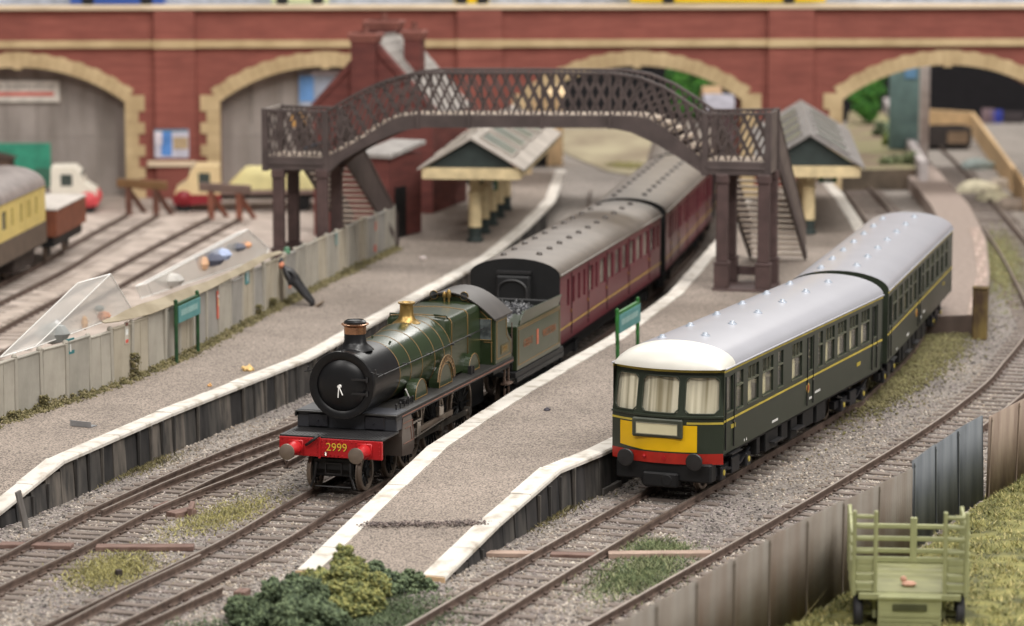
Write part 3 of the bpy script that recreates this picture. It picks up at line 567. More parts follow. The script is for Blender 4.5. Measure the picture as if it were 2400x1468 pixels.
q = MB(); q.rbox(-1.25, 1.25, .15, 4.95, 1.12, 1.27, .01); q.build('underframe', m_dark, TEND)
q = MB(); q.box(-1.1, 1.1, .3, .45, 1.3, 2.3); q.box(-.5, .5, .2, .3, 1.7, 2.2); q.build('front_bulkhead', m_dark, TEND)
q = MB(); q.rbox(-1.2, 1.2, 4.3, 4.4, 2.4, 2.66, .03); q.rbox(-.5, .5, 4.45, 4.7, 2.45, 2.6, .04); q.build('rear_plate', m_dark, TEND)
n = 900; pp = np.stack([rng.uniform(-1.05, 1.05, n), rng.uniform(.55, 4.2, n), np.zeros(n)], -1); pp[:, 2] = 2.2 + .3 * (1 - np.abs(pp[:, 0]) ** 2 * .7) * np.clip((pp[:, 1] - .2), .3, 1) + rng.uniform(-.08, .05, n)
co = stones('coal', pp, rng.uniform(.07, .15, n), [mat('coal_a', (20, 20, 24), .5, spec=.4), mat('coal_b', (36, 36, 42), .42, spec=.5)], None, 'heap of shiny black coal on the tender', 'coal', flat=1); co.location = TEND.location; co.rotation_euler = TEND.rotation_euler

# ================================================================== MAROON COACHES
m_mar = mat('maroon', (98, 36, 46), .36, var=.06); m_croof = mat('coach_roof', (112, 104, 97), .45, var=.08, scale=1.2); m_yl = mat('lining_yellow', (186, 152, 76), .5)
m_cream = mat('cream_interior', (196, 186, 150), .7)
def roofsec(w, ze, zt, n=14, p=2.0):
    return [(w * math.sin(R(-90 + 180 * k / n)), ze + (zt - ze) * (math.cos(R(-90 + 180 * k / n)) ** (2 / p * 1.0))) for k in range(n + 1)]
def coach(loc, yaw, L, label, mats_side, mats_roof, zl, zw, zh=(2.0, 2.78), ends=m_dark, W=1.33, ze=3.02, zt=3.5, wins=None, gang=True, line=True, vents=True):
    o = empty('railway_coach', loc, yaw - R(90), label, 'railway coach', 'coaches standing in the train' if gang else None)
    for sx in (-1, 1):
        b = MB(); hs = [(y, y + w, zh[0], zh[1]) for y, w in wins]
        holed(b, [0, L], [.98, ze], hs, lambda u, v: (sx * (W - .04 * max(0, (1.5 - v))), u, v), inward=(-sx * .07, 0, 0)); sd = b.build('side', mats_side, o)
        for h in hs:
            q = MB(); q.box(sx * (W - .055) - .005, sx * (W - .055) + .005, h[0], h[1], h[2], h[3]); pn = q.build('window_pane', m_gls, o)
        if line:
            for z in (zl, ze - .03):
                q = MB(); q.box(sx * (W + .004) - .004, sx * (W + .004) + .004, .03, L - .03, z - .022, z + .022); q.build('lining_strip', m_yl, sd)
        for y, w in wins[1::3]:
            q = MB(); q.box(sx * (W + .01) - .012, sx * (W + .01) + .012, y - .14, y - .11, 1.1, 2.9); q.build('door_seam', mat('maroon_dark', (62, 22, 30), .5), sd)
            q = MB(); q.box(sx * (W + .01) - .02, sx * (W + .01) + .02, y - .22, y - .18, 1.75, 1.85); q.build('door_handle', m_brs, sd)
    b = MB(); rs = roofsec(W + .03, ze - .02, zt); n = len(rs)
    b.add([(x, y, z) for y in (0, L) for x, z in rs], [(k, k + 1, n + k + 1, n + k) for k in range(n - 1)]); rf = b.build('roof', mats_roof, o, smooth=True)
    b = MB(); b.tube([(W + .035, 0, ze), (W + .035, L, ze)], .03, 6); b.tube([(-W - .035, 0, ze), (-W - .035, L, ze)], .03, 6); b.build('gutter', mats_roof, rf)
    if vents:
        vm = MB(); vm.lathe([(.10, 0), (.09, .06), (.05, .1), (0, .11)], n=8); vm = vm.mesh('roof_vent', mat('vent_grey', (84, 78, 74), .5))
        for i in range(int(L / 1.35)):
            for x in (-.55, .45): inst('roof_vent', vm, rf, (x, .9 + i * 1.35 + (.3 if x > 0 else 0), ze + (zt - ze) * math.sqrt(1 - (x / 1.36) ** 2) - .02))
    for y, k in ((0, -1), (L, 1)):
        b = MB(); b.prism([(-W, .98)] + [(x * .98, z - .01) for x, z in rs] + [(W, .98)], y, y - k * .06, 'xz'); en = b.build('end', ends, o)
        if gang:
            b = MB(); b.rbox(-.5, .5, min(y, y + k * .3), max(y, y + k * .3), 1.1, 3.02, .05); b.build('gangway', m_dark, o)
            b = MB(); b.tube([(-.42, y + k * .32, 1.2), (-.42, y + k * .32, 2.6)] + [(-.42 * math.cos(R(18 * j)), y + k * .32, 2.6 + .3 * math.sin(R(18 * j))) for j in range(1, 10)] + [(.42, y + k * .32, 2.6), (.42, y + k * .32, 1.2)], .04, 5); b.box(-.5, .5, y + k * .1 - .12, y + k * .1 + .12, 3.06, 3.14); b.build('gangway_rim', m_sat, o)
            b = MB()
            for x in (-.87, .87): b.cyl((x, y, 1.08), (x, y + k * .45, 1.08), .07, n=8); b.cyl((x, y + k * .42, 1.08), (x, y + k * .48, 1.08), .18, n=14)
            b.build('buffer', m_sat, o)
    b = MB(); b.box(-W + .1, W - .1, .05, L - .05, .85, 1.0); b.box(-1.0, -.8, 3.5, L - 3.5, .45, .9); b.box(.8, 1.0, 3.5, L - 3.5, .45, .9); b.build('underframe', m_dark, o)
    b = MB(); b.box(-W + .12, W - .12, .1, L - .1, 1.02, 1.2); b.build('floor', m_dark, o)
    b = MB(); b.box(-.06, .06, .1, L - .1, 1.2, 2.75)
    for i in range(int(L / 1.9)): b.box(-W + .14, W - .14, .8 + 1.9 * i, .86 + 1.9 * i, 1.2, 2.6)
    for sx in (-1, 1): b.box(sx * .85 - .03, sx * .85 + .03, 4.0, L - .4, 1.2, 2.35)
    b.build('partition', mat('blind_white', (214, 204, 190), .7), o)
    for yb in (2.3, L - 2.3):
        b = MB(); b.box(-1.05, -.9, yb - 1.6, yb + 1.6, .38, .62); b.box(.9, 1.05, yb - 1.6, yb + 1.6, .38, .62); b.box(-.9, .9, yb - .3, yb + .3, .4, .7)
        for sx in (-1, 1):
            for d in (-1.0, 1.0): b.rbox(sx * 1.02 - .1, sx * 1.02 + .1, yb + d - .16, yb + d + .16, .3, .62, .02)
        b.build('bogie', m_dark, o)
        for sx in (-1, 1):
            for d in (-1.0, 1.0): wheel(o, sx * .63, yb + d, .43, disc=True)
    return o
cw = [(1.0, .3), (1.75, .28), (2.5, .3), (3.25, .28), (4.1, .55), (5.0, .3), (5.7, .8), (6.85, .8), (8.0, .8), (9.15, .8), (10.3, .8), (11.45, .8), (12.6, .8), (13.75, .8), (14.85, .4)]
C1 = Vector((.08, 89.4, 0)); YC = R(76.5); coach(C1, YC, 15.6, 'maroon coach with grey roof coupled right behind the tender', m_mar, m_croof, 1.42, 1.7, wins=cw)
d1 = Vector((math.cos(YC), math.sin(YC), 0)); C2 = C1 + d1 * 16.4; Y2 = R(80.5); coach(C2, Y2, 15.6, 'maroon coach passing under the brown footbridge', m_mar, m_croof, 1.42, 1.7, wins=cw)
C3 = C2 + Vector((math.cos(Y2), math.sin(Y2), 0)) * 16.5; coach(C3, R(86), 15.6, 'farthest maroon coach beyond the footbridge', m_mar, m_croof, 1.42, 1.7, wins=cw)

# ================================================================== RAILCAR
m_dg = mat('railcar_green', (48, 55, 44), .36, var=.05); m_dyl = mat('railcar_yellow_line', (196, 176, 74), .5); m_rgrey = mat('railcar_roof', (170, 170, 177), .27, var=.015, scale=.8)
m_dome = mat('dome_white', (215, 212, 203), .36, var=.02); m_panel = mat('warning_yellow', (238, 188, 8), .4, var=.03); m_blind = mat('blind_cream', (222, 214, 178), .5, var=.04)
m_rc_in = mat('railcar_interior', (206, 194, 150), .7, var=.1)
def railcar(loc, yaw, L, label, front):
    o = empty('railcar', loc, yaw - R(90), label, 'railcar', 'cars of the green railcar set'); W, ze, zt, zb = 1.4, 3.05, 3.57, 1.0
    y0 = .42 if front else 0.0
    sw = []
    y = 1.85
    if front: lay = [('d', .62, .45), ('w', 1.35, .5), ('w', 2.2, .85), ('w', 3.35, .85), ('n', 4.6, .42), ('w', 5.75, .85), ('d', 7.15, .34), ('n', 8.0, .4), ('w', 8.65, .8), ('w', 9.75, .8), ('w', 10.85, .8), ('w', 11.95, .8), ('d', 13.15, .28)]
    else: lay = [('d', .3, .35), ('w', 1.0, .8), ('w', 2.2, .8), ('w', 3.4, .8), ('n', 4.6, .42), ('w', 5.3, .8), ('d', 6.6, .34), ('n', 7.4, .4), ('w', 8.2, .8), ('w', 9.4, .8), ('w', 10.6, .8), ('w', 11.8, .8), ('w', 13.0, .7)]
    for sx in (-1, 1):
        hs = []
        for k, y, w in lay: hs += [(y, y + w, 1.97, 2.86)] if k != 'd' else [(y, y + w, 2.0, 2.84)]
        b = MB(); holed(b, [y0, L], [zb, ze], hs, lambda u, v: (sx * (W - .035 * max(0, 1.6 - v)), u, v), inward=(-sx * .06, 0, 0)); sd = b.build('side', m_dg, o)
        for (k, y, w), h in zip(lay, hs):
            q = MB(); q.box(sx * (W - .05) - .004, sx * (W - .05) + .004, h[0], h[1], h[2], h[3]); wn = q.build('window_pane', m_gls, o)
            q = MB(); X = sx * (W - .025)
            if k != 'd': q.box(X - .03, X + .03, h[0], h[1], 2.5, 2.54)
            if k == 'w' and w > .6:
                for j in (1, 2): q.box(X - .02, X + .02, h[0] + w * j / 3 - .015, h[0] + w * j / 3 + .015, 2.54, h[3])
            if q.f: q.build('window_bar', mat('bar_green', (92, 94, 78), .45), wn)
            q = MB(); q.box(X - .02, X + .04, h[0] - .02, h[1] + .02, h[2] - .04, h[2] - .01); q.build('window_sill', mat('bar_green', (92, 94, 78), .45), wn)
            if k == 'w':
                q = MB(); q.rbox(sx * (W - .12) - .025, sx * (W - .12) + .025, h[0] - .05, h[0] + (h[1] - h[0]) * .62, 1.6, 2.5, .01); q.build('seat_back', mat('seat_cream', (228, 218, 172), .7, var=.08), o)
            if k == 'd':
                for ya_, yb2 in ((y - .1, y - .07), (y + w + .07, y + w + .1)): q = MB(); q.box(sx * (W + .004) - .012, sx * (W + .004) + .012, ya_, yb2, 1.1, 2.86); q.build('door_seam', m_dark, sd)
                q = MB(); q.box(sx * (W + .02) - .02, sx * (W + .02) + .02, y + w + .0, y + w + .06, 1.7, 1.74); q.build('door_handle', m_stl, sd)
        for z, h in ((1.8, .025), (ze - .06, .025)):
            q = MB(); q.box(sx * (W + .004) - .004, sx * (W + .004) + .004, y0, L, z - h, z + h); q.build('lining_strip', m_dyl, sd)
        # solebar gear, steps, text
        q = MB()
        for y, w, h in ((3.2, .25, .5), (3.9, 1.0, .55), (5.2, .5, .5), (6.0, .5, .6), (7.0, .9, .5), (8.2, .8, .55)): q.rbox(sx * 1.2 - .12, sx * 1.2 + .12, y, y + w, 1.0 - h, .98, .02)
        q.build('underfloor_box', m_dark, o)
        q = MB()
        for y in (.9, 4.2, 6.0): q.box(sx * 1.36 - .1, sx * 1.36 + .1, y, y + .75, .62 if y > 3 else .92, .66 if y > 3 else .95)
        q.build('footstep', m_sat, o)
        q = MB()
        for y, z, w in ((4.2, 1.13, .5), (2.0, 1.06, .1), (2.16, 1.06, .1), (7.3, 1.22, .25), (7.8, 1.3, .5)):
            for j in range(int(w / .06)): q.box(sx * (W - .014) - .004, sx * (W - .014) + .004, y + j * .06, y + j * .06 + .04, z, z + .06)
        q.build('stencil_marking', m_wht, sd)
        q = MB()
        for y, z in (((.95, 1.55), (11.6, 1.42)) if front else ((12.6, 1.5),)):
            for j in range(5): q.box(sx * (W - .0) - .003, sx * (W - .0) + .003, y + j * .07, y + j * .07 + .05, z, z + .1)
        q.build('number_marking', m_dyl, sd)
        q = MB(); yc = 7.15 if front else 6.2; q.lathe([(0, 0), (.13, 0), (.13, .012), (0, .012)], (sx * (W - .008), yc, 1.55), (sx, 0, 0), 20); em = q.build('emblem', mat('emblem_gold', (196, 158, 76), .5), sd)
        q = MB(); q.lathe([(0, .014), (.08, .014)], (sx * (W - .008), yc, 1.55), (sx, 0, 0), 16); q.build('emblem_centre', mat('emblem_red', (170, 74, 46), .5), em)
    # roof
    rs = roofsec(W + .02, ze, zt, 18); n = len(rs)
    def g(y):
        t = max(0., min(1., (y + .04) / 1.25)); return (1 - (1 - t) ** 2.4) ** .5
    def P(y, x, z): 
        k = g(y); xx = x * (1 - .06 * (1 - k)); return (xx, y + (.36 * (x / W) ** 2 * (1 - min(1, max(0, y) / 1.2)) if front else 0), ze + (z - ze) * k)
    ys = [1.2, L] if front else [0, L]
    b = MB(); b.add([(x, y, z) for y in ys for x, z in rs], [(k, k + 1, n + k + 1, n + k) for k in range(n - 1)]); rf = b.build('roof', m_rgrey, o, smooth=True)
    b = MB(); b.tube([(W + .03, y0, ze), (W + .03, L, ze)], .022, 6); b.tube([(-W - .03, y0, ze), (-W - .03, L, ze)], .022, 6); b.build('gutter', m_rgrey, rf)
    vm = MB(); vm.lathe([(.12, -.02), (.115, .02), (.07, .025), (.065, .07), (.03, .085), (0, .085)], n=12); vm = vm.mesh('roof_vent', mat('vent_pale', (164, 172, 184), .18, var=.1, scale=9), True)
    for i in range(6 if front else 7):
        for x, dy in ((-.62, .0), (.32, .45)): 
            y = (1.7 if front else .8) + i * 2.05 + dy
            if y < L - .3: inst('roof_vent', vm, rf, (x, y, ze + (zt - ze) * math.sqrt(1 - (x / 1.42) ** 2)))
    if front:
        b = MB(); yy = [-.04 + 1.245 * (k / 12) ** 1.5 for k in range(13)]; b.add([P(y, x, z) for y in yy for x, z in rs], [(r * n + k, r * n + k + 1, (r + 1) * n + k + 1, (r + 1) * n + k) for r in range(12) for k in range(n - 1)]); b.build('front_dome', m_dome, o, smooth=True)
        fy = lambda u, v: .40 * (abs(u) / W) ** 2.2 + (.16 * max(0, v - 1.95) / .9) - .02
        fn = lambda u, v: (u * (1 - .03 * max(0, v - 1.95)), fy(u, v), v)
        us = [-W + 2 * W * k / 28 for k in range(29)]
        wins = [(-1.31, -.67, 2.0, 2.86), (-.54, .40, 2.0, 2.86), (.54, 1.31, 2.0, 2.86)]
        b = MB(); holed(b, us, [1.02, 1.3, 1.6, 1.9, 1.95, 2.4, 3.02], wins, fn, inward=(0, .07, 0), fil=.11); fr = b.build('cab_front', m_dg, o, smooth=35)
        for h in wins:
            b = MB(); b.grid(8, 2, lambda u, v: tuple(Vector(fn(h[0] + (h[1] - h[0]) * u, h[2] + (h[3] - h[2]) * v)) + Vector((0, .03, 0)))); b.build('windscreen', glass('windscreen_glass', (252, 251, 246), .06), fr, smooth=True)
            b = MB(); c = [(h[0] + .1, h[2]), (h[1] - .1, h[2]), (h[1], h[2] + .1), (h[1], h[3] - .1), (h[1] - .1, h[3]), (h[0] + .1, h[3]), (h[0], h[3] - .1), (h[0], h[2] + .1), (h[0] + .1, h[2])]
            cc = []
            for p, q2 in zip(c, c[1:]): cc += [(p[0] + (q2[0] - p[0]) * k / 4, p[1] + (q2[1] - p[1]) * k / 4) for k in range(4)]
            b.tube([tuple(Vector(fn(*p)) + Vector((0, -.003, 0))) for p in cc + cc[:1]], .02, 5); b.build('window_rubber', mat('rubber_green', (64, 70, 58), .4), fr, smooth=True)
        # waist ledge, lines, warning panel, blind box
        b = MB(); b.sweep([Vector(fn(u, 1.92)) for u in us], [(-.0, -.03), (.035, -.02), (.035, .02), (0, .03)]); b.build('waist_moulding', m_dg, fr)
        for z, ur, e in ((1.775, us, .006), (2.985, us, .012)):
            for seg in ([[u for u in us if u < -.66], [u for u in us if u > .52]] if z < 2 else [us]):
                b = MB(); b.sweep([Vector(fn(u, z)) for u in seg], [(0, -.025), (e, -.025), (e, .025), (0, .025)]); b.build('lining_strip', m_dyl, fr)
        b = MB()
        pu = [-1.14 + 1.98 * k / 20 for k in range(21)]
        def pan(u): return 1.1 + .1 * max(0, -u - .45)
        b.add([tuple(Vector(fn(u, v)) + Vector((0, -.008, 0))) for u in pu for v in (pan(u) - .02, 1.72)], [(2 * k, 2 * k + 2, 2 * k + 3, 2 * k + 1) for k in range(20)]); b.build('warning_panel', m_panel, fr)
        b = MB(); b.rbox(-.74, .52, -.075, .06, 1.4, 1.86, .03); bl = b.build('blind_box', mat('blind_box_green', (66, 70, 58), .4), fr); b = MB(); b.rbox(-.63, .41, -.085, -.06, 1.48, 1.75, .004); b.build('destination_blind', m_blind, bl)
        b = MB(); b.tube([(-.63, -.085, 1.48), (.41, -.085, 1.48), (.41, -.085, 1.75), (-.63, -.085, 1.75), (-.63, -.085, 1.48)], .014, 4); b.build('blind_frame', mat('frame_grey', (130, 128, 112), .4), bl)
        b = MB(); b.add([tuple(Vector(fn(u, v)) + Vector((0, -.012 if v > .95 else .03, 0))) for u in us for v in (.78, 1.045)], [(2 * k, 2 * k + 2, 2 * k + 3, 2 * k + 1) for k in range(28)]); be = b.build('buffer_beam', mat('beam_red', (190, 44, 32), .45), o)
        for x in (-.86, .86):
            b = MB(); b.lathe([(.12, .1), (.13, -.1), (.17, -.12), (.2, -.14), (.21, -.165), (.19, -.185), (0, -.195)], (x, 0, .9), (0, 1, 0), 28); b.build('buffer', mat('buffer_grey', (42, 40, 40), .45), be, smooth=35)
        b = MB(); b.ball((-.45, .0, .93), .05, 8); b.cyl((.05, -.03, .92), (.05, -.01, .92), .05, n=10); b.build('beam_socket', m_red, be)
        b = MB(); b.rbox(-1.2, 1.2, .1, .5, .35, .8, .04); b.lathe([(.17, 0), (.18, -.06), (.12, -.09), (0, -.09)], (-.35, .1, .35), (0, 1, 0), 16); b.lathe([(.17, 0), (.18, -.06), (.12, -.09), (0, -.09)], (.12, .08, .38), (0, 1, 0), 16); b.rbox(-.5, .4, -.0, .3, .2, .55, .04); b.build('front_valance', m_dark, o)
        b = MB(); b.add([tuple(Vector(fn(u * .97, v)) + Vector((0, .1 + .03 * math.sin(u * 9), 0))) for u in us for v in (1.9, 2.88)], [(2 * k, 2 * k + 2, 2 * k + 3, 2 * k + 1) for k in range(28)]); b.build('cab_streak_screen', mat('cab_streak_screen', (250, 244, 226), .5, rgb2=(150, 140, 112), scale=1.9, stretch=(2.2, .3, .06), lo=.36, hi=.56, detail=2), o, smooth=True)  # screen added behind the glass; streak reflections painted on as vertical bands
        b = MB(); b.box(-1.3, 1.3, 1.5, 1.56, 1.2, 2.75); b.build('cab_bulkhead', m_rc_in, o)
    else:
        b = MB(); b.prism([(-W, zb)] + [(x * .99, z - .01) for x, z in rs] + [(W, zb)], 0, .05, 'xz'); b.build('end', m_dg, o)
    b = MB(); b.prism([(-W, zb)] + [(x * .99, z - .01) for x, z in rs] + [(W, zb)], L - .05, L, 'xz'); b.build('end', mat('railcar_end', (34, 40, 34), .5), o)
    b = MB(); b.rbox(-.5, .5, L, L + .3, 1.1, 3.1, .05); b.build('gangway', m_dark, o)
    b = MB(); b.box(-W + .08, W - .08, .5, L - .1, .92, 1.1); b.build('floor', m_dark, o)
    b = MB(); b.box(-.05, .05, 1.7, L - .2, 1.1, 2.2)
    for i in range(int(L / 1.0) - 2): b.rbox(-1.2, -.4, 1.9 + i, 2.2 + i, 1.1, 2.22, .05); b.rbox(.4, 1.2, 1.9 + i, 2.2 + i, 1.1, 2.22, .05)
    b.build('seat_row', m_rc_in, o)
    for yb in (2.0, L - 2.0):
        b = MB(); b.box(-1.1, -.95, yb - 1.5, yb + 1.5, .4, .6); b.box(.95, 1.1, yb - 1.5, yb + 1.5, .4, .6); b.box(-.9, .9, yb - .3, yb + .3, .4, .8)
        for sx in (-1, 1):
            for d in (-.95, .95): b.rbox(sx * 1.08 - .12, sx * 1.08 + .12, yb + d - .18, yb + d + .18, .28, .62, .03)
            b.tube([(sx * 1.12, yb - 1.4, .75), (sx * 1.14, yb - .4, .45), (sx * 1.14, yb + .4, .45), (sx * 1.12, yb + 1.4, .75)], .04, 5); b.rbox(sx * 1.1 - .08, sx * 1.1 + .08, yb - .3, yb + .3, .3, .7, .02)
        bg = b.build('bogie', mat('bogie_dark', (30, 30, 34), .5), o)
        b = MB()
        for sx in (-1, 1):
            for d in (-.95, .95): b.lathe([(0, .02), (.07, .015), (.075, 0)], (sx * 1.2, yb + d, .45), (sx, 0, 0), 12)
        b.build('axle_cap', m_dyl, bg)
        for sx in (-1, 1):
            for d in (-.95, .95): wheel(o, sx * .63, yb + d, .43, disc=True)
    return o
DY = R(67.5); D0 = Vector((3.70, 72.92, 0)) - Vector((math.cos(DY), math.sin(DY), 0)) * .38
railcar(D0, DY, 14.05, 'leading dark green railcar with white dome and yellow warning panel', True)
D1 = Vector((9.12, 86.2, 0)); railcar(D1, R(75.2), 14.9, 'trailing dark green railcar coupled behind the yellow-fronted one', False)
# ================================================================== frames for things standing across the view
class Frame:
    def __init__(s, o, yaw):                 # yaw: direction of 'back'
        s.o = Vector(o); s.y = Vector((math.cos(yaw), math.sin(yaw), 0)); s.x = Vector((s.y.y, -s.y.x, 0)); s.rz = yaw - R(90)
    def px(s, px, py, dy=0):                  # photo pixel -> (x, z) on the plane y = dy of this frame
        p = onplane(px, py, s.o + s.y * dy, s.y); return (p - s.o).dot(s.x), p.z
    def gx(s, px, py, z):
        p = at(px, py, z) - s.o; return p.dot(s.x), p.dot(s.y)
# ================================================================== VIADUCT
m_brk = mat('red_brick', (148, 86, 75), .88, rgb2=(132, 74, 65), scale=1.1, stretch=(.6, 1, 5), bump=.25, bscale=10, detail=7, macro=.2, mscale=.35)
m_stone = mat('buff_stone', (204, 180, 140), .85, rgb2=(180, 156, 118), scale=.8)
m_cop2 = mat('pale_coping', (226, 206, 178), .8, rgb2=(206, 186, 158), scale=.5)
m_infl = mat('arch_infill_grey', (158, 149, 143), .85, rgb2=(136, 127, 120), scale=.7, stretch=(2, 1, .3), macro=.18, mscale=.5)
FV = Frame((0, 139.4, 0), R(90) + R(2.2)); VIA = empty('brick_viaduct', FV.o, FV.rz, 'long red brick viaduct with buff stone arches across the whole background', 'viaduct')
KX = [FV.px(p, 155)[0] for p in (41, 763, 1493, 2221)]; HA = (FV.px(1012, 235)[0] - FV.px(514, 235)[0]) / 2
ZS = FV.px(763, 238)[1]; ZC = FV.px(763, 156)[1]; ZT = FV.px(1200, 22)[1]; Z1 = FV.px(1200, 110)[1]; Z2 = FV.px(1200, 93)[1]
KX = [KX[0] - (KX[1] - KX[0])] + KX + [KX[3] + (KX[3] - KX[2])]
RR = (HA ** 2 + (ZC - ZS) ** 2) / (2 * (ZC - ZS)); TH = math.asin(HA / RR)
def zarch(x, c): return ZC - RR + math.sqrt(max(0, RR ** 2 - (x - c) ** 2))
b = MB(); xs = [-36 + .0 * k for k in range(1)]
ev = sorted(set([-36, 36] + [c + HA * k / 14 for c in KX for k in range(-14, 15)])); D = 3.0
for x0, x1 in zip(ev, ev[1:]):
    m = (x0 + x1) / 2; c = next((c for c in KX if abs(m - c) < HA), None)
    za, zb_ = (zarch(x0, c), zarch(x1, c)) if c is not None else (GZ - .1, GZ - .1)
    b.add([(x0, 0, za), (x1, 0, zb_), (x1, 0, ZT), (x0, 0, ZT), (x0, D, za), (x1, D, zb_), (x1, D, ZT), (x0, D, ZT)], [(0, 1, 2, 3), (7, 6, 5, 4), (3, 2, 6, 7)] + ([(0, 4, 5, 1)] if c is not None else []))
for c in KX:
    for sx in (-1, 1): x = c + sx * HA; b.add([(x, 0, GZ - .1), (x, D, GZ - .1), (x, D, ZS), (x, 0, ZS)], [(0, 1, 2, 3)])
b.build('wall', m_brk, VIA)
for p0, p1 in ((362, 456), (1072, 1176), (1800, 1906)):
    x0, x1 = FV.px(p0, 60)[0], FV.px(p1, 60)[0]; b = MB(); b.box(x0, x1, -.28, .002, GZ - .1, ZT - .02); b.build('pilaster', m_brk, VIA)
    b = MB(); b.box(x0 - .04, x1 + .04, -.42, .0, Z1 - .02, Z2 + .02); b.build('pilaster_band', m_stone, VIA)
b = MB(); b.box(-36, 36, -.24, .0, Z1, Z2); b.build('string_course', m_stone, VIA)
b = MB(); b.rbox(-36, 36, -.34, .5, ZT, ZT + .2, .03); b.build('coping', m_cop2, VIA)
NV = 27
for ci, c in enumerate(KX):
    if abs(c) > 30: continue
    for k in range(NV):
        t0, t1 = -TH + 2 * TH * k / NV, -TH + 2 * TH * (k + 1) / NV; ro = RR + (.62 if k % 2 else .67) + (.06 if k == NV // 2 else 0); ri = RR - (.1 if k == NV // 2 else 0); g_ = .0009
        b = MB(); b.prism([(c + r * math.sin(t), ZC - RR + r * math.cos(t)) for r, t in ((ri, t0 + g_), (ri, t1 - g_), (ro, t1 - g_), (ro, t0 + g_))], -.07 - (.03 if k == NV // 2 else 0), .35, 'xz'); b.build('voussoir', m_stone, VIA)
    for sx in (-1, 1):
        z = ZS + .35; k = 0
        while z > GZ:
            h = .78 if k == 0 else .5; w = .86 if k % 2 == 0 else .58
            b = MB(); x0, x1 = c + sx * (HA - .02), c + sx * (HA + w); b.box(min(x0, x1), max(x0, x1), -.075, .35, max(z - h + .015, GZ), z if k else ZS + .3); b.build('quoin', m_stone, VIA); z -= h; k += 1
for c in KX[1:3]:
    n = 7
    for k in range(n):
        x0, x1 = c - HA + 2 * HA * k / n, c - HA + 2 * HA * (k + 1) / n
        b = MB(); b.prism([(x0 + .01, GZ), (x1 - .01, GZ)] + [(x1 - .01 - (x1 - x0 - .02) * j / 4, zarch(x1 - .01 - (x1 - x0 - .02) * j / 4, c) - .01) for j in range(5)], 1.1, 1.2, 'xz'); b.build('infill_panel', m_infl, VIA)
    b = MB(); b.box(c - HA, c + HA, 1.08, 1.12, FV.px(600, 318, 1.1)[1] - .03, FV.px(600, 318, 1.1)[1] + .0); b.build('infill_rail', m_infl, VIA)
def vrect(px0, py0, px1, py1, y0, y1, name, m, parent=None, bev=.02, **k):
    x0, z0 = FV.px(px0, py1, y0); x1, z1 = FV.px(px1, py0, y0); b = MB(); b.rbox(x0, x1, y0, y1, z0, z1, bev)
    o = b.build(name, m, parent, **k)
    if parent is None: o.location = FV.o; o.rotation_euler = (0, 0, FV.rz)
    return o
vrect(-60, 336, 118, 478, 1.0, 1.08, 'green_door', mat('door_green', (58, 150, 122), .6), VIA)
vrect(82, 394, 118, 440, .96, .995, 'door_hatch', mat('hatch_green', (60, 108, 88), .6), VIA)
vrect(345, 378, 460, 392, -.42, -.0, 'ledge', m_cop2, VIA)
sg = empty('name_sign', FV.o, FV.rz, 'white sign with red stripe and dark lettering high in the left arch', 'sign')
vrect(-150, 190, 139, 241, .92, 1.07, 'board', mat('sign_white', (214, 206, 196), .6), sg)
vrect(-140, 216, 126, 226, .905, .919, 'stripe', mat('sign_red', (206, 104, 92), .6), sg, .004)
xx = -140
while xx < 120:
    w = random.choice((7, 9, 10)); vrect(xx, 197, xx + w, 211, .905, .919, 'letter_mark', mat('sign_grey', (176, 168, 160), .6), sg, .003); xx += w + 3 + (8 if random.random() < .16 else 0)
pb = empty('poster_board', FV.o, FV.rz, 'blue and white notice board with buff poster on the brick pilaster', 'notice board')
vrect(362, 303, 442, 371, -.34, -.282, 'backing', mat('poster_white', (206, 204, 218), .6), pb)
vrect(378, 306, 402, 366, -.362, -.344, 'poster', mat('poster_blue', (86, 138, 206), .6), pb, .004)
vrect(364, 308, 380, 340, -.366, -.346, 'poster', mat('poster_pale', (222, 214, 222), .6), pb, .004)
vrect(406, 322, 440, 350, -.362, -.344, 'poster', mat('poster_buff', (186, 162, 128), .6), pb, .004)
vrect(362, 303, 440, 309, -.366, -.345, 'header', mat('poster_teal', (90, 128, 150), .6), pb, .004)
hb = empty('hoarding', FV.o, FV.rz, 'pale blue and white hoarding in the arch behind the gabled station building', 'hoarding')
vrect(700, 168, 800, 250, .95, 1.07, 'backing', mat('hoard_pale', (168, 176, 192), .6), hb)
vrect(702, 178, 735, 238, .9, .945, 'poster', mat('hoard_blue', (104, 150, 206), .6), hb, .004)
vrect(730, 166, 795, 178, .9, .945, 'header', mat('hoard_white', (216, 214, 226), .6), hb, .004)
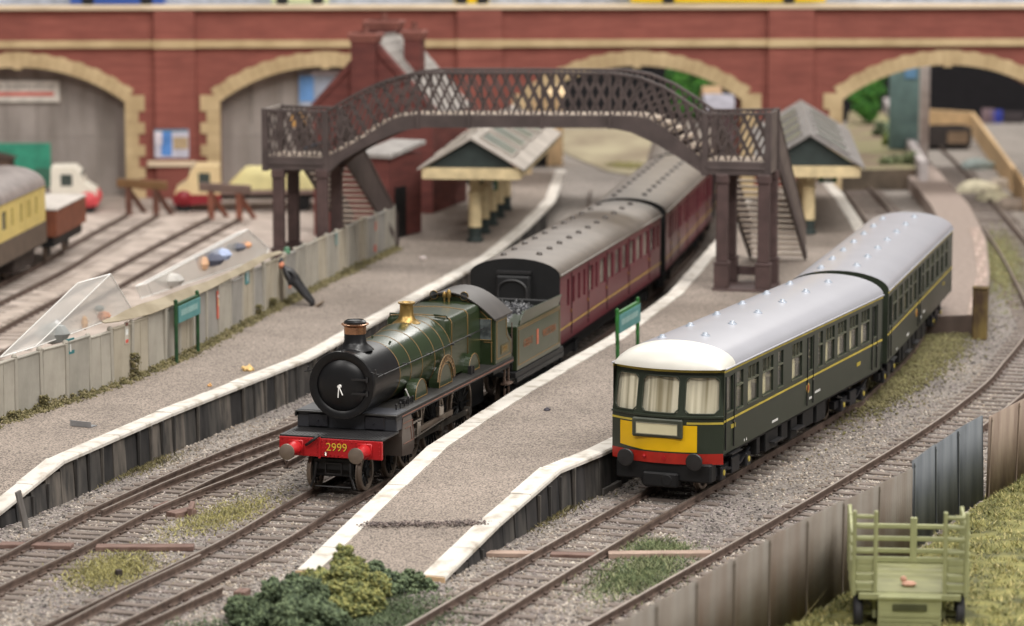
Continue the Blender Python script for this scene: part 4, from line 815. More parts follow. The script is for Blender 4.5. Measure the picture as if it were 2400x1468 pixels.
# deck, rear parapet and the vehicles along it
b = MB(); b.box(-36, 36, .5, 3.6, ZT + .0, ZT + .1); o = b.build('road_deck', mat('deck_grey', (172, 168, 170), .9, rgb2=(150, 148, 156), scale=.4), kind='structure'); o.location = FV.o; o.rotation_euler = (0, 0, FV.rz)
b = MB(); b.box(-36, 36, 3.6, 3.8, ZT, ZT + 1.6); o = b.build('far_parapet', mat('parapet_pale', (186, 190, 200), .9), label='pale grey parapet along the far side of the viaduct road', cat='parapet'); o.location = FV.o; o.rotation_euler = (0, 0, FV.rz)
def deck_car(px0, px1, y, rgb, label, cat, h=1.5):
    x0, _ = FV.px(px0, 10, y); x1, _ = FV.px(px1, 10, y); e = empty('parked_' + cat, FV.o + FV.x * (x0 + x1) / 2 + FV.y * y + Vector((0, 0, ZT + .1)), FV.rz, label, cat); L = (x1 - x0) / 2
    m = mat(label, rgb, .35, var=.03, coat=.3); b = MB(); top = .42 if h < 2 else h
    b.prism([(-L, .12), (L, .12), (L, .5 * h), (L * .9, .55 * h), (L * .6, h), (-L * .6, h), (-L * .92, .55 * h), (-L, .5 * h)] if h < 2 else [(-L, .15), (L, .15), (L * .99, h), (-L * .99, h)], 0, 1.7, 'xz'); b.build('body', m, e)
    b = MB(); b.box(-L * .55, L * .55, -.01, .02, h * .6, h * .85); b.build('side_window', m_dark, e)
    for x in (-.62, .62): b = MB(); b.cyl((x * L, -.03, .28), (x * L, .2, .28), .28, n=16); b.build('wheel', m_dark, e)
deck_car(164, 385, 1.0, (58, 92, 170), 'dark blue car on the viaduct road at upper left', 'car')
deck_car(636, 770, 1.0, (214, 220, 176), 'pale yellow car on the viaduct road', 'car')
deck_car(1066, 1146, 1.0, (244, 206, 10), 'small bright yellow car above the footbridge', 'car')
deck_car(1480, 1935, 1.0, (240, 204, 16), 'long yellow bus on the viaduct road at upper right', 'bus', 3.2)
# what shows through the open arches
def vbox(px0, py0, px1, py1, y, d, name, rgb, label, cat, **k):
    m = mat(name + label[:14], rgb, .8); x0, z0 = FV.px(px0, py1, y); x1, z1 = FV.px(px1, py0, y)
    if cat == 'shed':                     # walls down to the ground and a pitched roof with a door
        e = empty(name, FV.o, FV.rz, label, cat); b = MB(); b.box(x0, x1, y, y + d, GZ, z1 - .6); b.build('wall', m, e)
        b = MB(); b.prism([(y - .15, z1 - .6), (y + d + .15, z1 - .6), (y + d / 2, z1)], x0 - .1, x1 + .1, 'yz'); b.build('roof', m, e); b = MB(); b.box(x0 + .3, x0 + 1.1, y - .04, y - .002, GZ, 1.7); b.build('door', m_dark, e); return e
    b = MB(); b.rbox(x0, x1, y, y + d, z0 if 'patch' in label else GZ, z1, .03)
    o = b.build(name, m, None, label=label, cat=cat); o.location = FV.o; o.rotation_euler = (0, 0, FV.rz); return o
b = MB(); b.box(-60, 60, 39, 39.3, GZ, 14); o = b.build('black_backdrop', mat('drape_black', (26, 24, 28), .95), label='black drape hanging behind the viaduct', cat='drape'); o.location = FV.o; o.rotation_euler = (0, 0, FV.rz)
vbox(2085, 120, 2160, 280, 12, .3, 'backdrop_panel', (120, 150, 148), 'blurred grey green panel seen through the right arch', 'panel')
vbox(2120, 140, 2150, 185, 11.9, .05, 'backdrop_panel', (120, 170, 210), 'small blue patch on the panel behind the right arch', 'panel')
vbox(2156, 130, 2181, 300, 9, .35, 'white_post', (244, 240, 236), 'tall white post standing behind the right arch', 'post')
vbox(1660, 226, 1722, 300, 6, 3, 'grey_hut', (176, 174, 186), 'pale grey hut standing behind the third arch', 'shed')
vbox(1655, 205, 1690, 226, 8, 2, 'timber_shed', (196, 160, 120), 'tan shed behind the pale grey hut', 'shed')
vbox(1230, 196, 1320, 300, 14, 2, 'cream_shed', (230, 200, 156), 'cream shed glimpsed through the footbridge lattice', 'shed')
# ================================================================== FOOTBRIDGE
m_fb = mat('bridge_brown', (78, 67, 65), .6, var=.14, scale=1.5); m_fbd = mat('bridge_deck_pale', (186, 170, 154), .8); m_fbl = mat('bridge_leg', (80, 62, 60), .6, var=.15)
FB = Frame(at(1792, 683, PZ), R(76)); FB.o.z = 0
FBR = empty('footbridge', FB.o, FB.rz, 'dark brown lattice footbridge arching over both platforms', 'footbridge')
topp = [FB.px(*p) for p in ((622, 258), (764, 263), (800, 240), (850, 212), (900, 190), (950, 176), (1000, 171), (1220, 171), (1440, 172), (1500, 182), (1560, 207), (1610, 239), (1652, 268), (1800, 267))]
dek = [FB.px(*p) for p in ((622, 366), (764, 366), (800, 350), (850, 322), (900, 288), (935, 272), (970, 268), (1220, 269), (1480, 270), (1520, 277), (1560, 300), (1610, 342), (1652, 376), (1800, 378))]
gir = [FB.px(*p) for p in ((622, 396), (764, 410), (800, 376), (850, 346), (900, 322), (940, 306), (985, 297), (1220, 297), (1430, 298), (1480, 308), (1540, 336), (1600, 372), (1652, 408), (1800, 408))]
def ip(c, x):
    for (a, za), (d, zd) in zip(c, c[1:]):
        if a <= x <= d: return za + (zd - za) * (x - a) / (d - a)
    return c[0][1] if x < c[0][0] else c[-1][1]
xl, xr = dek[0][0], dek[-1][0]; BW = 1.7; xa, xb_ = dek[1][0], dek[-2][0]
for y in (0, BW):
    seg = [xa + (xb_ - xa) * k / 48 for k in range(49)]
    b = MB(); b.sweep([(x, y, ip(topp, x)) for x in seg], [(-.07, -.05), (.07, -.05), (.07, .04), (-.07, .04)]); b.build('top_rail', m_fb, FBR)
    for p0, p1 in ((xl, xa), (xb_, xr)):
        b = MB(); b.sweep([(x, y, ip(topp, x)) for x in (p0, (p0 + p1) / 2, p1)], [(-.05, -.05), (.05, -.05), (.05, .04), (-.05, .04)]); b.build('landing_rail', m_fb, FBR)
        zd = ip(dek, (p0 + p1) / 2); b = MB(); b.rbox(p0, p1, y - .06, y + .06, zd - .48, zd - .03, .015); b.rbox(p0, p1, y - .09, y + .09, zd - .3, zd - .22, .01); b.build('landing_beam', m_fb, FBR)
    b = MB(); n = len(seg)
    b.add([(x, yy, z) for yy in (y - .05, y + .05) for x in seg for z in (ip(gir, x), ip(dek, x) - .02)],
          [(2 * k, 2 * k + 2, 2 * k + 3, 2 * k + 1) for k in range(n - 1)] + [(2 * n + 2 * k, 2 * n + 2 * k + 1, 2 * n + 2 * k + 3, 2 * n + 2 * k + 2) for k in range(n - 1)] + [(2 * k + 1, 2 * k + 3, 2 * n + 2 * k + 3, 2 * n + 2 * k + 1) for k in range(n - 1)] + [(2 * k, 2 * n + 2 * k, 2 * n + 2 * k + 2, 2 * k + 2) for k in range(n - 1)]); b.build('arch_girder', m_fb, FBR)
    b = MB(); b.sweep([(x, y, ip(gir, x)) for x in seg], [(-.09, -.03), (.09, -.03), (.09, .03), (-.09, .03)]); b.build('girder_flange', m_fb, FBR)
    for s0, s1, pit in ((xl, xa, .385), (xa, xb_, .385), (xb_, xr, .46)):
      nb = max(3, round((s1 - s0) / pit)); pit = (s1 - s0) / nb; sh = pit * 1.75
      for k in range(-2, nb + 2):
        for sgn in (1, -1):
            x0 = s0 + k * pit; x1 = x0 + sh; f0 = max(0, (s0 - x0) / sh); f1 = min(1, (s1 - x0) / sh)
            if f1 - f0 < .08: continue
            A_, B_ = x0 + sh * f0, x0 + sh * f1
            if sgn < 0: f0, f1 = 1 - f0, 1 - f1
            p, q = (Vector((X_, y, ip(dek, X_) + (ip(topp, X_) - ip(dek, X_)) * f_)) for X_, f_ in ((A_, f0), (B_, f1)))
            b = MB(); b.sweep([p, q], [(-.012, -.037), (.012, -.037), (.012, .037), (-.012, .037)], up=(q - p).cross(Vector((0, 1, 0))).normalized()); b.build('lattice_bar', m_fb, FBR)
    for px in (980, 1100, 1270, 1430):
        x = FB.px(px, 270)[0]; b = MB(); b.box(x - .06, x + .06, y - .1, y + .1, ip(gir, x) - .06, ip(dek, x)); b.box(x - .03, x + .03, y - .04, y + .04, ip(dek, x), ip(topp, x)); b.build('girder_stiffener', m_fb, FBR)
    for x in (xl, xa, xb_, xr):
        b = MB(); b.box(x - .1, x + .1, y - .09, y + .09, ip(dek, x) - .5, ip(topp, x) + .05); b.build('newel_post', m_fb, FBR)
seg = [xl] + [xa + (xb_ - xa) * k / 40 for k in range(41)] + [xr]
for x0, x1 in zip(seg, seg[1:]):
    z0 = max(ip(dek, x0), ip(dek, x1)); b = MB(); b.box(x0 + .01, x1 - .01, .05, BW - .05, z0 - .14, z0 - .03); b.build('deck_board', m_fbd, FBR)
for x in (xl, xr):   # closed end panels of the two landings
    b = MB(); b.box(x - .03, x + .03, .08, BW - .08, ip(dek, x) - .45, ip(topp, x) if x == xr else ip(dek, x)); b.build('end_panel', mat('bridge_panel', (110, 98, 92), .7), FBR)
b = MB()
for k in range(-2, 5):
    for sgn in (1, -1):
        y0 = .1 + k * .38; y1 = y0 + .68
        if y0 < .05 or y1 > BW: continue
        p, q = (y0, y1) if sgn > 0 else (y1, y0); b = MB(); b.tube([(xl, p, ip(dek, xl)), (xl, q, ip(topp, xl))], .03, 4); b.build('lattice_bar', m_fb, FBR)
b = MB(); b.box(xl - .05, xl + .05, 0, BW, ip(topp, xl) - .05, ip(topp, xl) + .05); b.build('landing_rail', mat('rail_pale', (150, 140, 132), .6), FBR)
# legs
def leg(x, y):
    zt = ip(dek, x) - .45; b = MB(); b.rbox(x - .3, x + .3, y - .2, y + .2, PZ, PZ + .08, .02); b.rbox(x - .24, x + .24, y - .2, y + .2, PZ + .08, PZ + .85, .02); b.rbox(x - .26, x + .26, y - .22, y + .22, PZ + .85, PZ + .93, .02)
    b.rbox(x - .19, x + .19, y - .15, y + .15, PZ + .93, zt - .3, .03); b.rbox(x - .22, x + .22, y - .18, y + .18, zt - .3, zt, .03); b.build('leg', m_fbl, FBR)
for x in (xr - .12, xr - 1.5, xl + .45, xa - .15):
    for y in (.05, BW - .05): leg(x, y)
for x0, x1 in ((xr - 1.75, xr + .15), (xl + .2, xa + .15)):
    b = MB(); b.rbox(x0, x1, -.25, BW + .25, PZ - .02, PZ + .07, .02); b.build('base_plinth', m_fbl, FBR)
    b = MB(); b.rbox(x0 + .3, x1 - .3, BW - .1, BW, PZ + .3, PZ + .6, .02); b.build('cross_brace', m_fbl, FBR)
# stairs descending away from the camera on both ends
for x0, x1 in ((xr - 1.95, xr + .02), (xa - 1.6, xa + .1)):
    zt = ip(dek, (x0 + x1) / 2); run = 6.6; n = 17
    for k in range(n):
        z = zt - (zt - PZ) * (k + 1) / (n + 1); y = BW + run * (k + .5) / n; b = MB(); b.box(x0 + .05, x1 - .05, y - .15, y + .15, z - .05, z); b.build('stair_tread', m_fbd, FBR)
    for x in (x0, x1):
        b = MB(); b.prism([(BW, zt - .25), (BW + run, PZ), (BW + run + .1, PZ + .25), (BW + .1, zt + .15)], x - .05, x + .05, 'yz'); b.build('stair_stringer', m_fb, FBR)
        b = MB(); b.prism([(BW, zt + .2), (BW + run, PZ + .25), (BW + run, PZ + 1.15), (BW, zt + 1.4)], x - .02, x + .02, 'yz'); b.build('stair_parapet', mat('bridge_panel', (110, 98, 92), .7) if x > 0 and x1 > 0 else m_fb, FBR)
        b = MB(); b.tube([(x, BW, zt + 1.42), (x, BW + run, PZ + 1.18)], .06, 5); b.build('stair_rail', m_fb, FBR)
b = MB(); b.rbox(0, .9, -.12, .12, 0, .14, .04); o = b.build('broken_rail', mat('rail_scrap', (84, 84, 90), .5), label='grey scrap of rail lying on the left landing of the footbridge', cat='scrap'); q = FB.px(700, 360); o.location = FB.o + FB.x * q[0] + FB.y * .7 + Vector((0, 0, ip(dek, q[0]) + .1)); o.rotation_euler = (0, -.35, FB.rz)
# ================================================================== STATION BUILDING
m_sbrk = mat('station_brick', (112, 60, 54), .85, rgb2=(92, 48, 44), scale=.8, stretch=(1, 1, 5), bump=.15); m_slate = mat('slate', (158, 152, 146), .75, rgb2=(138, 132, 128), scale=1, stretch=(1, 3, 1))
SB = Frame((-8.0, 125.0, 0), R(75)); ST = empty('station_building', SB.o, SB.rz, 'red brick gabled station building with tall chimneys behind the footbridge', 'building')
wS, lS, zE, zA = 5.0, 5.0, 5.0, 7.7
b = MB(); b.prism([(0, GZ), (wS, GZ), (wS, zE), (wS / 2, zA), (0, zE)], 0, .35, 'xz'); b.build('gable_wall', m_sbrk, ST)
b = MB(); b.prism([(0, GZ), (wS, GZ), (wS, zE), (wS / 2, zA), (0, zE)], lS - .35, lS, 'xz'); b.build('gable_wall', m_sbrk, ST)
for x in (0, wS - .3): b = MB(); b.box(x, x + .3, .35, lS - .35, GZ, zE); b.build('side_wall', m_sbrk, ST)
for sx in (0, 1):
    nr = 9
    for k in range(nr):
        f0, f1 = k / nr, (k + 1) / nr + .02
        def rp(f, y, e): x = (0 - .25) + (wS / 2 + .25) * f; z = (zE - .25) + (zA + .1 - zE + .25) * f + e; return ((x if sx == 0 else wS - x), y, z)
        b = MB(); b.add([rp(f0, .12, .06), rp(f0, lS - .1, .06), rp(f1, lS - .1, .02), rp(f1, .12, .02)] + [rp(f0, .12, -.02), rp(f0, lS - .1, -.02), rp(f1, lS - .1, -.03), rp(f1, .12, -.03)], [(0, 1, 2, 3), (7, 6, 5, 4), (0, 4, 5, 1), (0, 3, 7, 4), (1, 5, 6, 2), (2, 6, 7, 3)]); b.build('slate_course', m_slate, ST)
    X_ = (lambda v: v) if sx == 0 else (lambda v: wS - v)
    b = MB(); b.prism([(X_(-.15), zE - .3), (X_(-.15), zE + .0), (X_(wS / 2), zA + .16), (X_(wS / 2), zA - .2)], -.08, .3, 'xz'); b.build('gable_coping', m_sbrk, ST)
def chimney(x0, x1, y0, y1, z0, z1):
    b = MB(); b.box(x0, x1, y0, y1, z0, z1); c = b.build('chimney', m_sbrk, ST); b = MB(); b.rbox(x0 - .12, x1 + .12, y0 - .12, y1 + .12, z1 - .18, z1, .03); b.rbox(x0 - .05, x1 + .05, y0 - .05, y1 + .05, z1 - .34, z1 - .18, .02); b.build('chimney_cap', mat('cap_brick', (140, 88, 78), .85), c)
    b = MB(); b.lathe([(.16, 0), (.13, .1), (.12, .28), (.15, .32), (.1, .32), (.1, .2)], ((x0 + x1) / 2, (y0 + y1) / 2, z1), n=14); b.build('chimney_pot', mat('pot_clay', (122, 74, 64), .8), c)
def chpx(p0, p1, ptop, d0, d1, z0): x0, zt = SB.px(p0, ptop, d0); x1, _ = SB.px(p1, ptop, d0); chimney(x0, x1, d0, d1, z0, zt)
chpx(822, 878, 78, -.3, .5, zE - 1); chpx(858, 930, 48, 3.2, 4.0, 6.5); chpx(946, 984, 72, 1.6, 2.3, 5)
b = MB(); b.rbox(-.9, -.3, -.3, .2, 4.2, 4.75, .08); b.build('wall_lamp', mat('lamp_orange', (214, 164, 92), .5), ST)
AN = Frame(at(858, 560, PZ), R(66)); AE = empty('brick_annex', AN.o, AN.rz, 'small brick annex with flat pale grey roof behind the left stairs', 'annex')
b = MB(); b.box(-.2, .95, 0, 2.8, 0, 3.05); b.build('wall', m_sbrk, AE); b = MB(); b.prism([(-.1, 3.05), (2.9, 3.35), (2.9, 3.5), (-.1, 3.2)], -.3, 1.1, 'yz'); b.build('roof', mat('annex_roof', (150, 145, 141), .8), AE); b = MB(); b.box(.95, .99, .5, 1.4, 0, 1.9); b.build('door', m_dark, AE)
# ================================================================== CANOPIES
m_can = mat('canopy_roof', (176, 167, 158), .8, rgb2=(152, 144, 135), scale=.8, macro=.15); m_cg = mat('canopy_green', (44, 54, 52), .6); m_ccr = mat('canopy_cream', (214, 194, 152), .7); m_pan = mat('roof_glass_dull', (104, 112, 104), .35, var=.1)
def canopy(o, yaw, w, L, label, roofm, zv, zr, cols, sign=False, ncol=5):
    e = empty('platform_canopy', o, yaw - R(90), label, 'canopy', 'platform canopies'); h = w / 2
    b = MB(); b.prism([(-h + .1, zv + .42), (h - .1, zv + .42), (0, zr - .1)], .1, .16, 'xz'); b.build('gable_infill', m_cg, e)
    for y0, y1, x0, x1 in ((.0, .07, -h + .02, h - .02), (L - .07, L, -h + .02, h - .02)): b = MB(); b.box(x0, x1, y0, y1, zv, zv + .42); b.build('valance', m_ccr, e)
    for x in (-h, h): b = MB(); b.box(x - .04, x + .04, .0, L, zv + .02, zv + .42); b.build('valance', m_ccr, e)
    for sx in (-1, 1):
        b = MB(); b.add([(sx * (h + .2), -.12, zv + .40), (sx * (h + .2), L, zv + .40), (0, L, zr), (0, -.12, zr), (sx * (h + .2), -.12, zv + .32), (sx * (h + .2), L, zv + .32), (0, L, zr - .1), (0, -.12, zr - .1)], [(0, 1, 2, 3), (7, 6, 5, 4), (0, 4, 5, 1), (0, 3, 7, 4), (1, 5, 6, 2)]); rf = b.build('roof_slope', roofm, e)
        for k in range(int(L / 3.3)):
            def rp(f, y, d): return (sx * (h + .2) * (1 - f), y, zv + .40 + (zr - zv - .40) * f + d)
            y0 = .8 + k * 3.3; y1 = y0 + 2.3
            b = MB(); b.add([rp(.3, y0, .05), rp(.3, y1, .05), rp(.85, y1, .05), rp(.85, y0, .05), rp(.3, y0, .0), rp(.3, y1, .0), rp(.85, y1, .0), rp(.85, y0, .0)], [(0, 1, 2, 3), (0, 4, 5, 1), (0, 3, 7, 4), (1, 5, 6, 2), (2, 6, 7, 3)]); b.build('skylight', m_pan, rf)
            b = MB(); b.tube([rp(.28, y0 - .05, .05), rp(.28, y1 + .05, .05), rp(.87, y1 + .05, .05), rp(.87, y0 - .05, .05), rp(.28, y0 - .05, .05)], .06, 4); b.build('skylight_frame', roofm, rf)
    for k in range(ncol):
        y = cols + k * 2.6
        if y > L: break
        b = MB(); b.lathe([(.3, PZ), (.3, PZ + .1), (.24, PZ + .16), (.24, PZ + .5), (.28, PZ + .55)], (0, y, 0), n=12); fo = b.build('column_base', m_cg, e)
        b = MB(); b.lathe([(.25, PZ + .55), (.23, PZ + 1.7), (.27, PZ + 1.75), (.24, PZ + 1.85), (.2, PZ + 1.9), (.2, zv + .3)], (0, y, 0), n=14); b.build('column', m_ccr, e)
        for sx in (-1, 1): b = MB(); b.tube([(0, y, zv - .5), (sx * .35, y, zv - .1), (sx * .9, y, zv + .3)], .05, 5); b.build('bracket', m_ccr if sign else m_cg, e)
    return e
CL = at(1107, 566, PZ); CL.z = 0; cyaw = R(84); dv = Vector((math.cos(cyaw), math.sin(cyaw), 0))
canopy(CL - dv * 1.2 + Vector((.1, 0, 0)), cyaw, 3.55, 15.0, 'cream valanced canopy with green gable on the left platform', m_can, 3.28, 4.85, 1.2)
CR = at(1890, 552, PZ); CR.z = 0
RC = canopy(CR - dv * 1.0 + Vector((.15, .5, 0)), R(86), 3.7, 16, 'grey roofed canopy with green gable on the island platform', mat('canopy_grey', (126, 121, 118), .8), 3.1, 4.75, 1.0, True)
def hang_sign(px0, py0, px1, py1, Yv, rgb, label):
    f = Frame((0, Yv, 0), R(90)); x0, z0 = f.px(px0, py1); x1, z1 = f.px(px1, py0); e = empty('hanging_sign', ((x0 + x1) / 2, Yv, (z0 + z1) / 2), 0, label, 'sign'); w, h = (x1 - x0) / 2, (z1 - z0) / 2
    b = MB(); b.rbox(-w, w, -.04, .04, -h, h, .01); b.build('board', mat(label, rgb, .5), e)
    for k in range(3): b = MB(); b.box(-w * .5, w * (.3 + .1 * k), -.05, -.042, h * (.5 - .45 * k) - .04, h * (.5 - .45 * k) + .04); b.build('letter_mark', m_wht, e)
    for x in (-.7, .7): b = MB(); b.cyl((x * w, 0, h), (x * w, 0, h + .35), .015, n=5); b.build('hanger', m_dark, e)
hang_sign(1918, 398, 1962, 428, CR.y + 1, (36, 92, 58), 'green hanging sign with white lettering under the island canopy')
hang_sign(1138, 424, 1166, 446, CL.y + 5, (70, 122, 92), 'pale green hanging sign under the left platform canopy')
# ================================================================== CONCRETE PANEL FENCE
m_con = [mat('concrete_%d' % i, c, .85, rgb2=d, scale=1.2, stretch=(1, 1, .4), bump=.08, macro=.14, mscale=1.2) for i, (c, d) in enumerate((((178, 172, 160), (156, 150, 139)), ((164, 159, 149), (145, 141, 131)), ((180, 171, 154), (159, 150, 133)), ((157, 153, 147), (138, 135, 129))))]
FE = empty('concrete_fence', (0, 0, 0), 0, 'long beige concrete panel fence along the back of the left platform', 'fence')
fl = spline([at(*p, PZ) for p in ((-190, 1058), (0, 987), (350, 868), (700, 690), (922, 583))], .5); nf = 33; fp = resample(fl, nf); FH = 1.52
pm = MB(); pm.rbox(-.07, .07, -.07, .07, -.1, FH, .02); pm.ball((0, 0, FH + .02), .085, 8, (1, 1, .9)); PMESH = pm.mesh('post', m_con[0])
FQ = []
for i in range(nf - 1):
    a, c = fp[i], fp[i + 1]; d = c - a; rz = math.atan2(d.y, d.x); inst('post', PMESH, FE, a, (random.uniform(-.02, .02), random.uniform(-.02, .02), rz))
    w = d.length; hh = FH - .04 + random.uniform(-.05, .03); b = MB(); b.rbox(.10, w - .085, -.035, .035, -.05, hh, .01); b.rbox(.07, w - .07, -.06, .06, hh, hh + .06, .015); 
    if random.random() < .45: b.box(w * .48, w * .52, -.05, -.03, 0, hh)
    o = b.build('panel', random.choice(m_con), FE); o.location = a; o.rotation_euler = (random.uniform(-.05, .05), random.uniform(-.018, .018), rz); FQ.append((a, rz, w))
inst('post', PMESH, FE, fp[-1])
def on_fence(px, py):
    best = None
    for a, rz, w in FQ:
        dx = Vector((math.cos(rz), math.sin(rz), 0)); n = Vector((dx.y, -dx.x, 0)); p = onplane(px, py, a + n * .05, n); s = (p - a).dot(dx)
        if 0 <= s <= w: return p, rz
    return None, 0
def notice(px, py, w, h, rgb, name='notice', marks=()):
    p, rz = on_fence(px, py)
    if p is None: return
    b = MB(); b.rbox(-w / 2, w / 2, -.015, .01, -h / 2, h / 2, .004); o = b.build(name, mat('notice%d_%d' % (px, py), rgb, .6), FE); o.location = p; o.rotation_euler = (0, 0, rz)
    for x0, x1, z0, z1, c in marks: b = MB(); b.box(x0 * w, x1 * w, -.022, -.016, z0 * h, z1 * h); b.build('notice_mark', mat('nm%d%d%d' % c, c, .6), o)
wm = (226, 226, 222); rm = (206, 84, 70)
notice(164, 812, .42, .42, (48, 112, 116), marks=((-.05, .05, -.35, .15, wm), (-.05, .05, .24, .36, wm)))
notice(579, 650, .42, .42, (62, 124, 128), marks=((-.07, .07, -.3, .2, wm), (-.3, .3, .28, .36, wm)))
notice(790, 560, .4, .42, (118, 142, 138))
notice(296, 780, .2, .62, (190, 184, 172), marks=((-.4, .4, .3, .45, (110, 70, 60)), (-.4, .4, -.1, .15, wm), (-.4, .4, -.45, -.3, rm)))
notice(512, 714, .3, .82, (198, 96, 78), marks=((-.3, .3, -.05, .2, (222, 196, 150)), (-.35, .35, .26, .36, wm)))
notice(882, 530, .3, .3, (190, 96, 80)); notice(880, 582, .3, .25, (186, 96, 84))
# moss along the foot of the fence
m_mo = [mat('moss_dark', (104, 98, 66), .95), mat('moss_mid', (126, 118, 80), .95), mat('moss_straw', (156, 144, 112), .95), mat('moss_deep', (82, 78, 52), .95)]
n = 26000; t = rng.random(n); q = np.array([tuple(fl[min(len(fl) - 1, int(k * len(fl)))]) for k in t]); sd_ = np.abs(rng.normal(0, 1, n))
lump = np.array([.35 + .65 * abs(noise.noise(Vector((p[0] * .9, p[1] * .9, 3)))) + .5 * max(0, noise.noise(Vector((p[0] * .35, p[1] * .35, 9)))) for p in q])
dn = np.array([.93, -.36]); q[:, :2] += dn * (.06 + sd_ * .22 * lump)[:, None] + rng.normal(0, .15, (n, 2)) * np.array([.36, .93]); q[:, 2] += rng.random(n) ** 2 * .34 * lump * np.exp(-sd_) - .01
stones('fence_moss', q, rng.uniform(.014, .036, n), m_mo, [.3, .35, .2, .15], 'olive brown moss growing along the foot of the concrete fence', 'moss', flat=1)
for px, py, hh in ((308, 850, .8), (632, 690, .5), (95, 920, .45), (600, 735, .5), (20, 985, .3)):
    p, rz = on_fence(px, py)
    if p is None: continue
    k = 260; w = np.stack([rng.normal(0, .07, k), rng.normal(0, .04, k), rng.random(k) * hh - .1], -1) + np.array(tuple(Vector((p.x, p.y, PZ)) + Vector((.1, -.06, 0)))); stones('climbing_weed', w, rng.uniform(.018, .04, k), m_mo, [.3, .4, .1, .2], 'small dark weed climbing the fence near x%d' % px if False else {308: 'tall dark weed climbing the fence below the black and white notice', 632: 'short weed on the fence right of the teal notice', 95: 'low weed on the fence below the teal notice nearest the camera', 600: 'weed at the fence foot near the leaning figure', 20: 'weed at the fence foot at the left edge of the picture'}[px], 'weed', flat=1)
# clear plastic boxes and the bent sheet leaning over the fence
m_clr = glass('clear_plastic', (253, 252, 250), .34, .1); m_edge = mat('clear_edge', (226, 224, 220), .3, var=.05)
def clear_box(tri, back, label, bits):
    P0 = at(*tri[0], 2.2); n = Vector((.93, -.36, 0)); V = [onplane(px, py, P0, n) for px, py in tri]; bk = Vector(back); Q = [p + bk for p in V]
    e = empty('clear_plastic_box', P0, 0, label, 'plastic box'); V = [p - P0 for p in V]; Q = [p - P0 for p in Q]
    k = len(V); b = MB(); b.add(V + Q, [tuple(range(k)), tuple(range(2 * k - 1, k - 1, -1))] + [(i, k + i, k + (i + 1) % k, (i + 1) % k) for i in range(k)]); b.build('shell', m_clr, e)
    b = MB()
    for A_, B_ in [(V[i], V[(i + 1) % k]) for i in range(k)] + [(V[i], Q[i]) for i in range(k)] + [(Q[i], Q[(i + 1) % k]) for i in range(k)]: b = MB(); b.tube([A_, B_], .017, 5); b.build('rim', m_edge, e)
    for u, v, s, r, c in bits:
        p = V[0] + (V[1] - V[0]) * u + (V[2] - V[0]) * v + bk * .4 - Vector((0, 0, .22 if k > 3 else 0)); b = MB(); b.ball(p, r, 8, s); b.build('contents', mat('bit%d%d%d' % c, c, .7), e)
clear_box([(0, 838), (182, 664), (236, 752)], (.75, 1.1, .1), 'wedge shaped clear plastic box behind the fence nearest the camera', [(.12, .28, (1.6, 1, 1), .3, (150, 152, 150)), (.15, .3, (.6, 1, 1.2), .25, (206, 208, 212)), (.1, .62, (.6, 1, 1.3), .16, (214, 168, 116)), (.1, .82, (1, 1, .7), .2, (206, 140, 100)), (.3, .62, (1.2, 1, .8), .12, (120, 130, 130))])
clear_box([(318, 672), (556, 546), (606, 590), (596, 612), (330, 700)], (.3, .45, .05), 'long clear plastic box with blue and white scraps lying behind the fence', [(.15, .1, (1.6, 1, .8), .3, (200, 196, 190)), (.42, .15, (.8, 1, 1), .25, (214, 172, 138)), (.5, .14, (1.6, 1, .8), .3, (96, 100, 118)), (.58, .16, (1.4, 1, .8), .28, (176, 190, 222)), (.7, .2, (1.5, 1, .7), .22, (110, 112, 124)), (.68, .3, (1, 1, .6), .2, (222, 164, 124))])
up = [(236, 750), (265, 735), (290, 714), (318, 698), (360, 690), (430, 662), (480, 650), (540, 628), (575, 606), (620, 588), (655, 585)]; lo_ = [(240, 756), (275, 752), (310, 745), (350, 735), (400, 715), (450, 694), (490, 676), (540, 650), (580, 632), (620, 606), (658, 592)]
b = MB(); n0 = Vector((.93, -.36, 0)); vs = []
for k, ((a, c), (d, e_)) in enumerate(zip(up, lo_)):
    p, q = on_fence(d, e_)[0], None
    if p is None: p = at(d, e_, 2.2)
    u_ = onplane(a + (d - a) * .3, c + (e_ - c) * .4, p - n0 * .12, n0); vs += [u_, p + n0 * .08]
k = len(up); b.add(vs, [(2 * i, 2 * i + 2, 2 * i + 3, 2 * i + 1) for i in range(k - 1)]); o = b.build('bent_sheet', mat('bent_sheet', (162, 150, 128), .8, rgb2=(140, 128, 106), scale=1), label='warped beige sheet curling along the top of the concrete fence', cat='sheet'); sm = o.modifiers.new('s', 'SOLIDIFY'); sm.thickness = .03
b = MB(); b.lathe([(.1, 0), (.12, .06), (.09, .16), (.1, .2), (0, .24)], (0, 0, 0), n=12); o = b.build('green_knob', mat('knob_green', (82, 128, 98), .5), label='small green and white knob on top of the fence', cat='knob'); pk = on_fence(676, 590)[0]; o.location = Vector((pk.x - .05, pk.y, PZ + FH - .02)) if pk else (0, 0, 0)
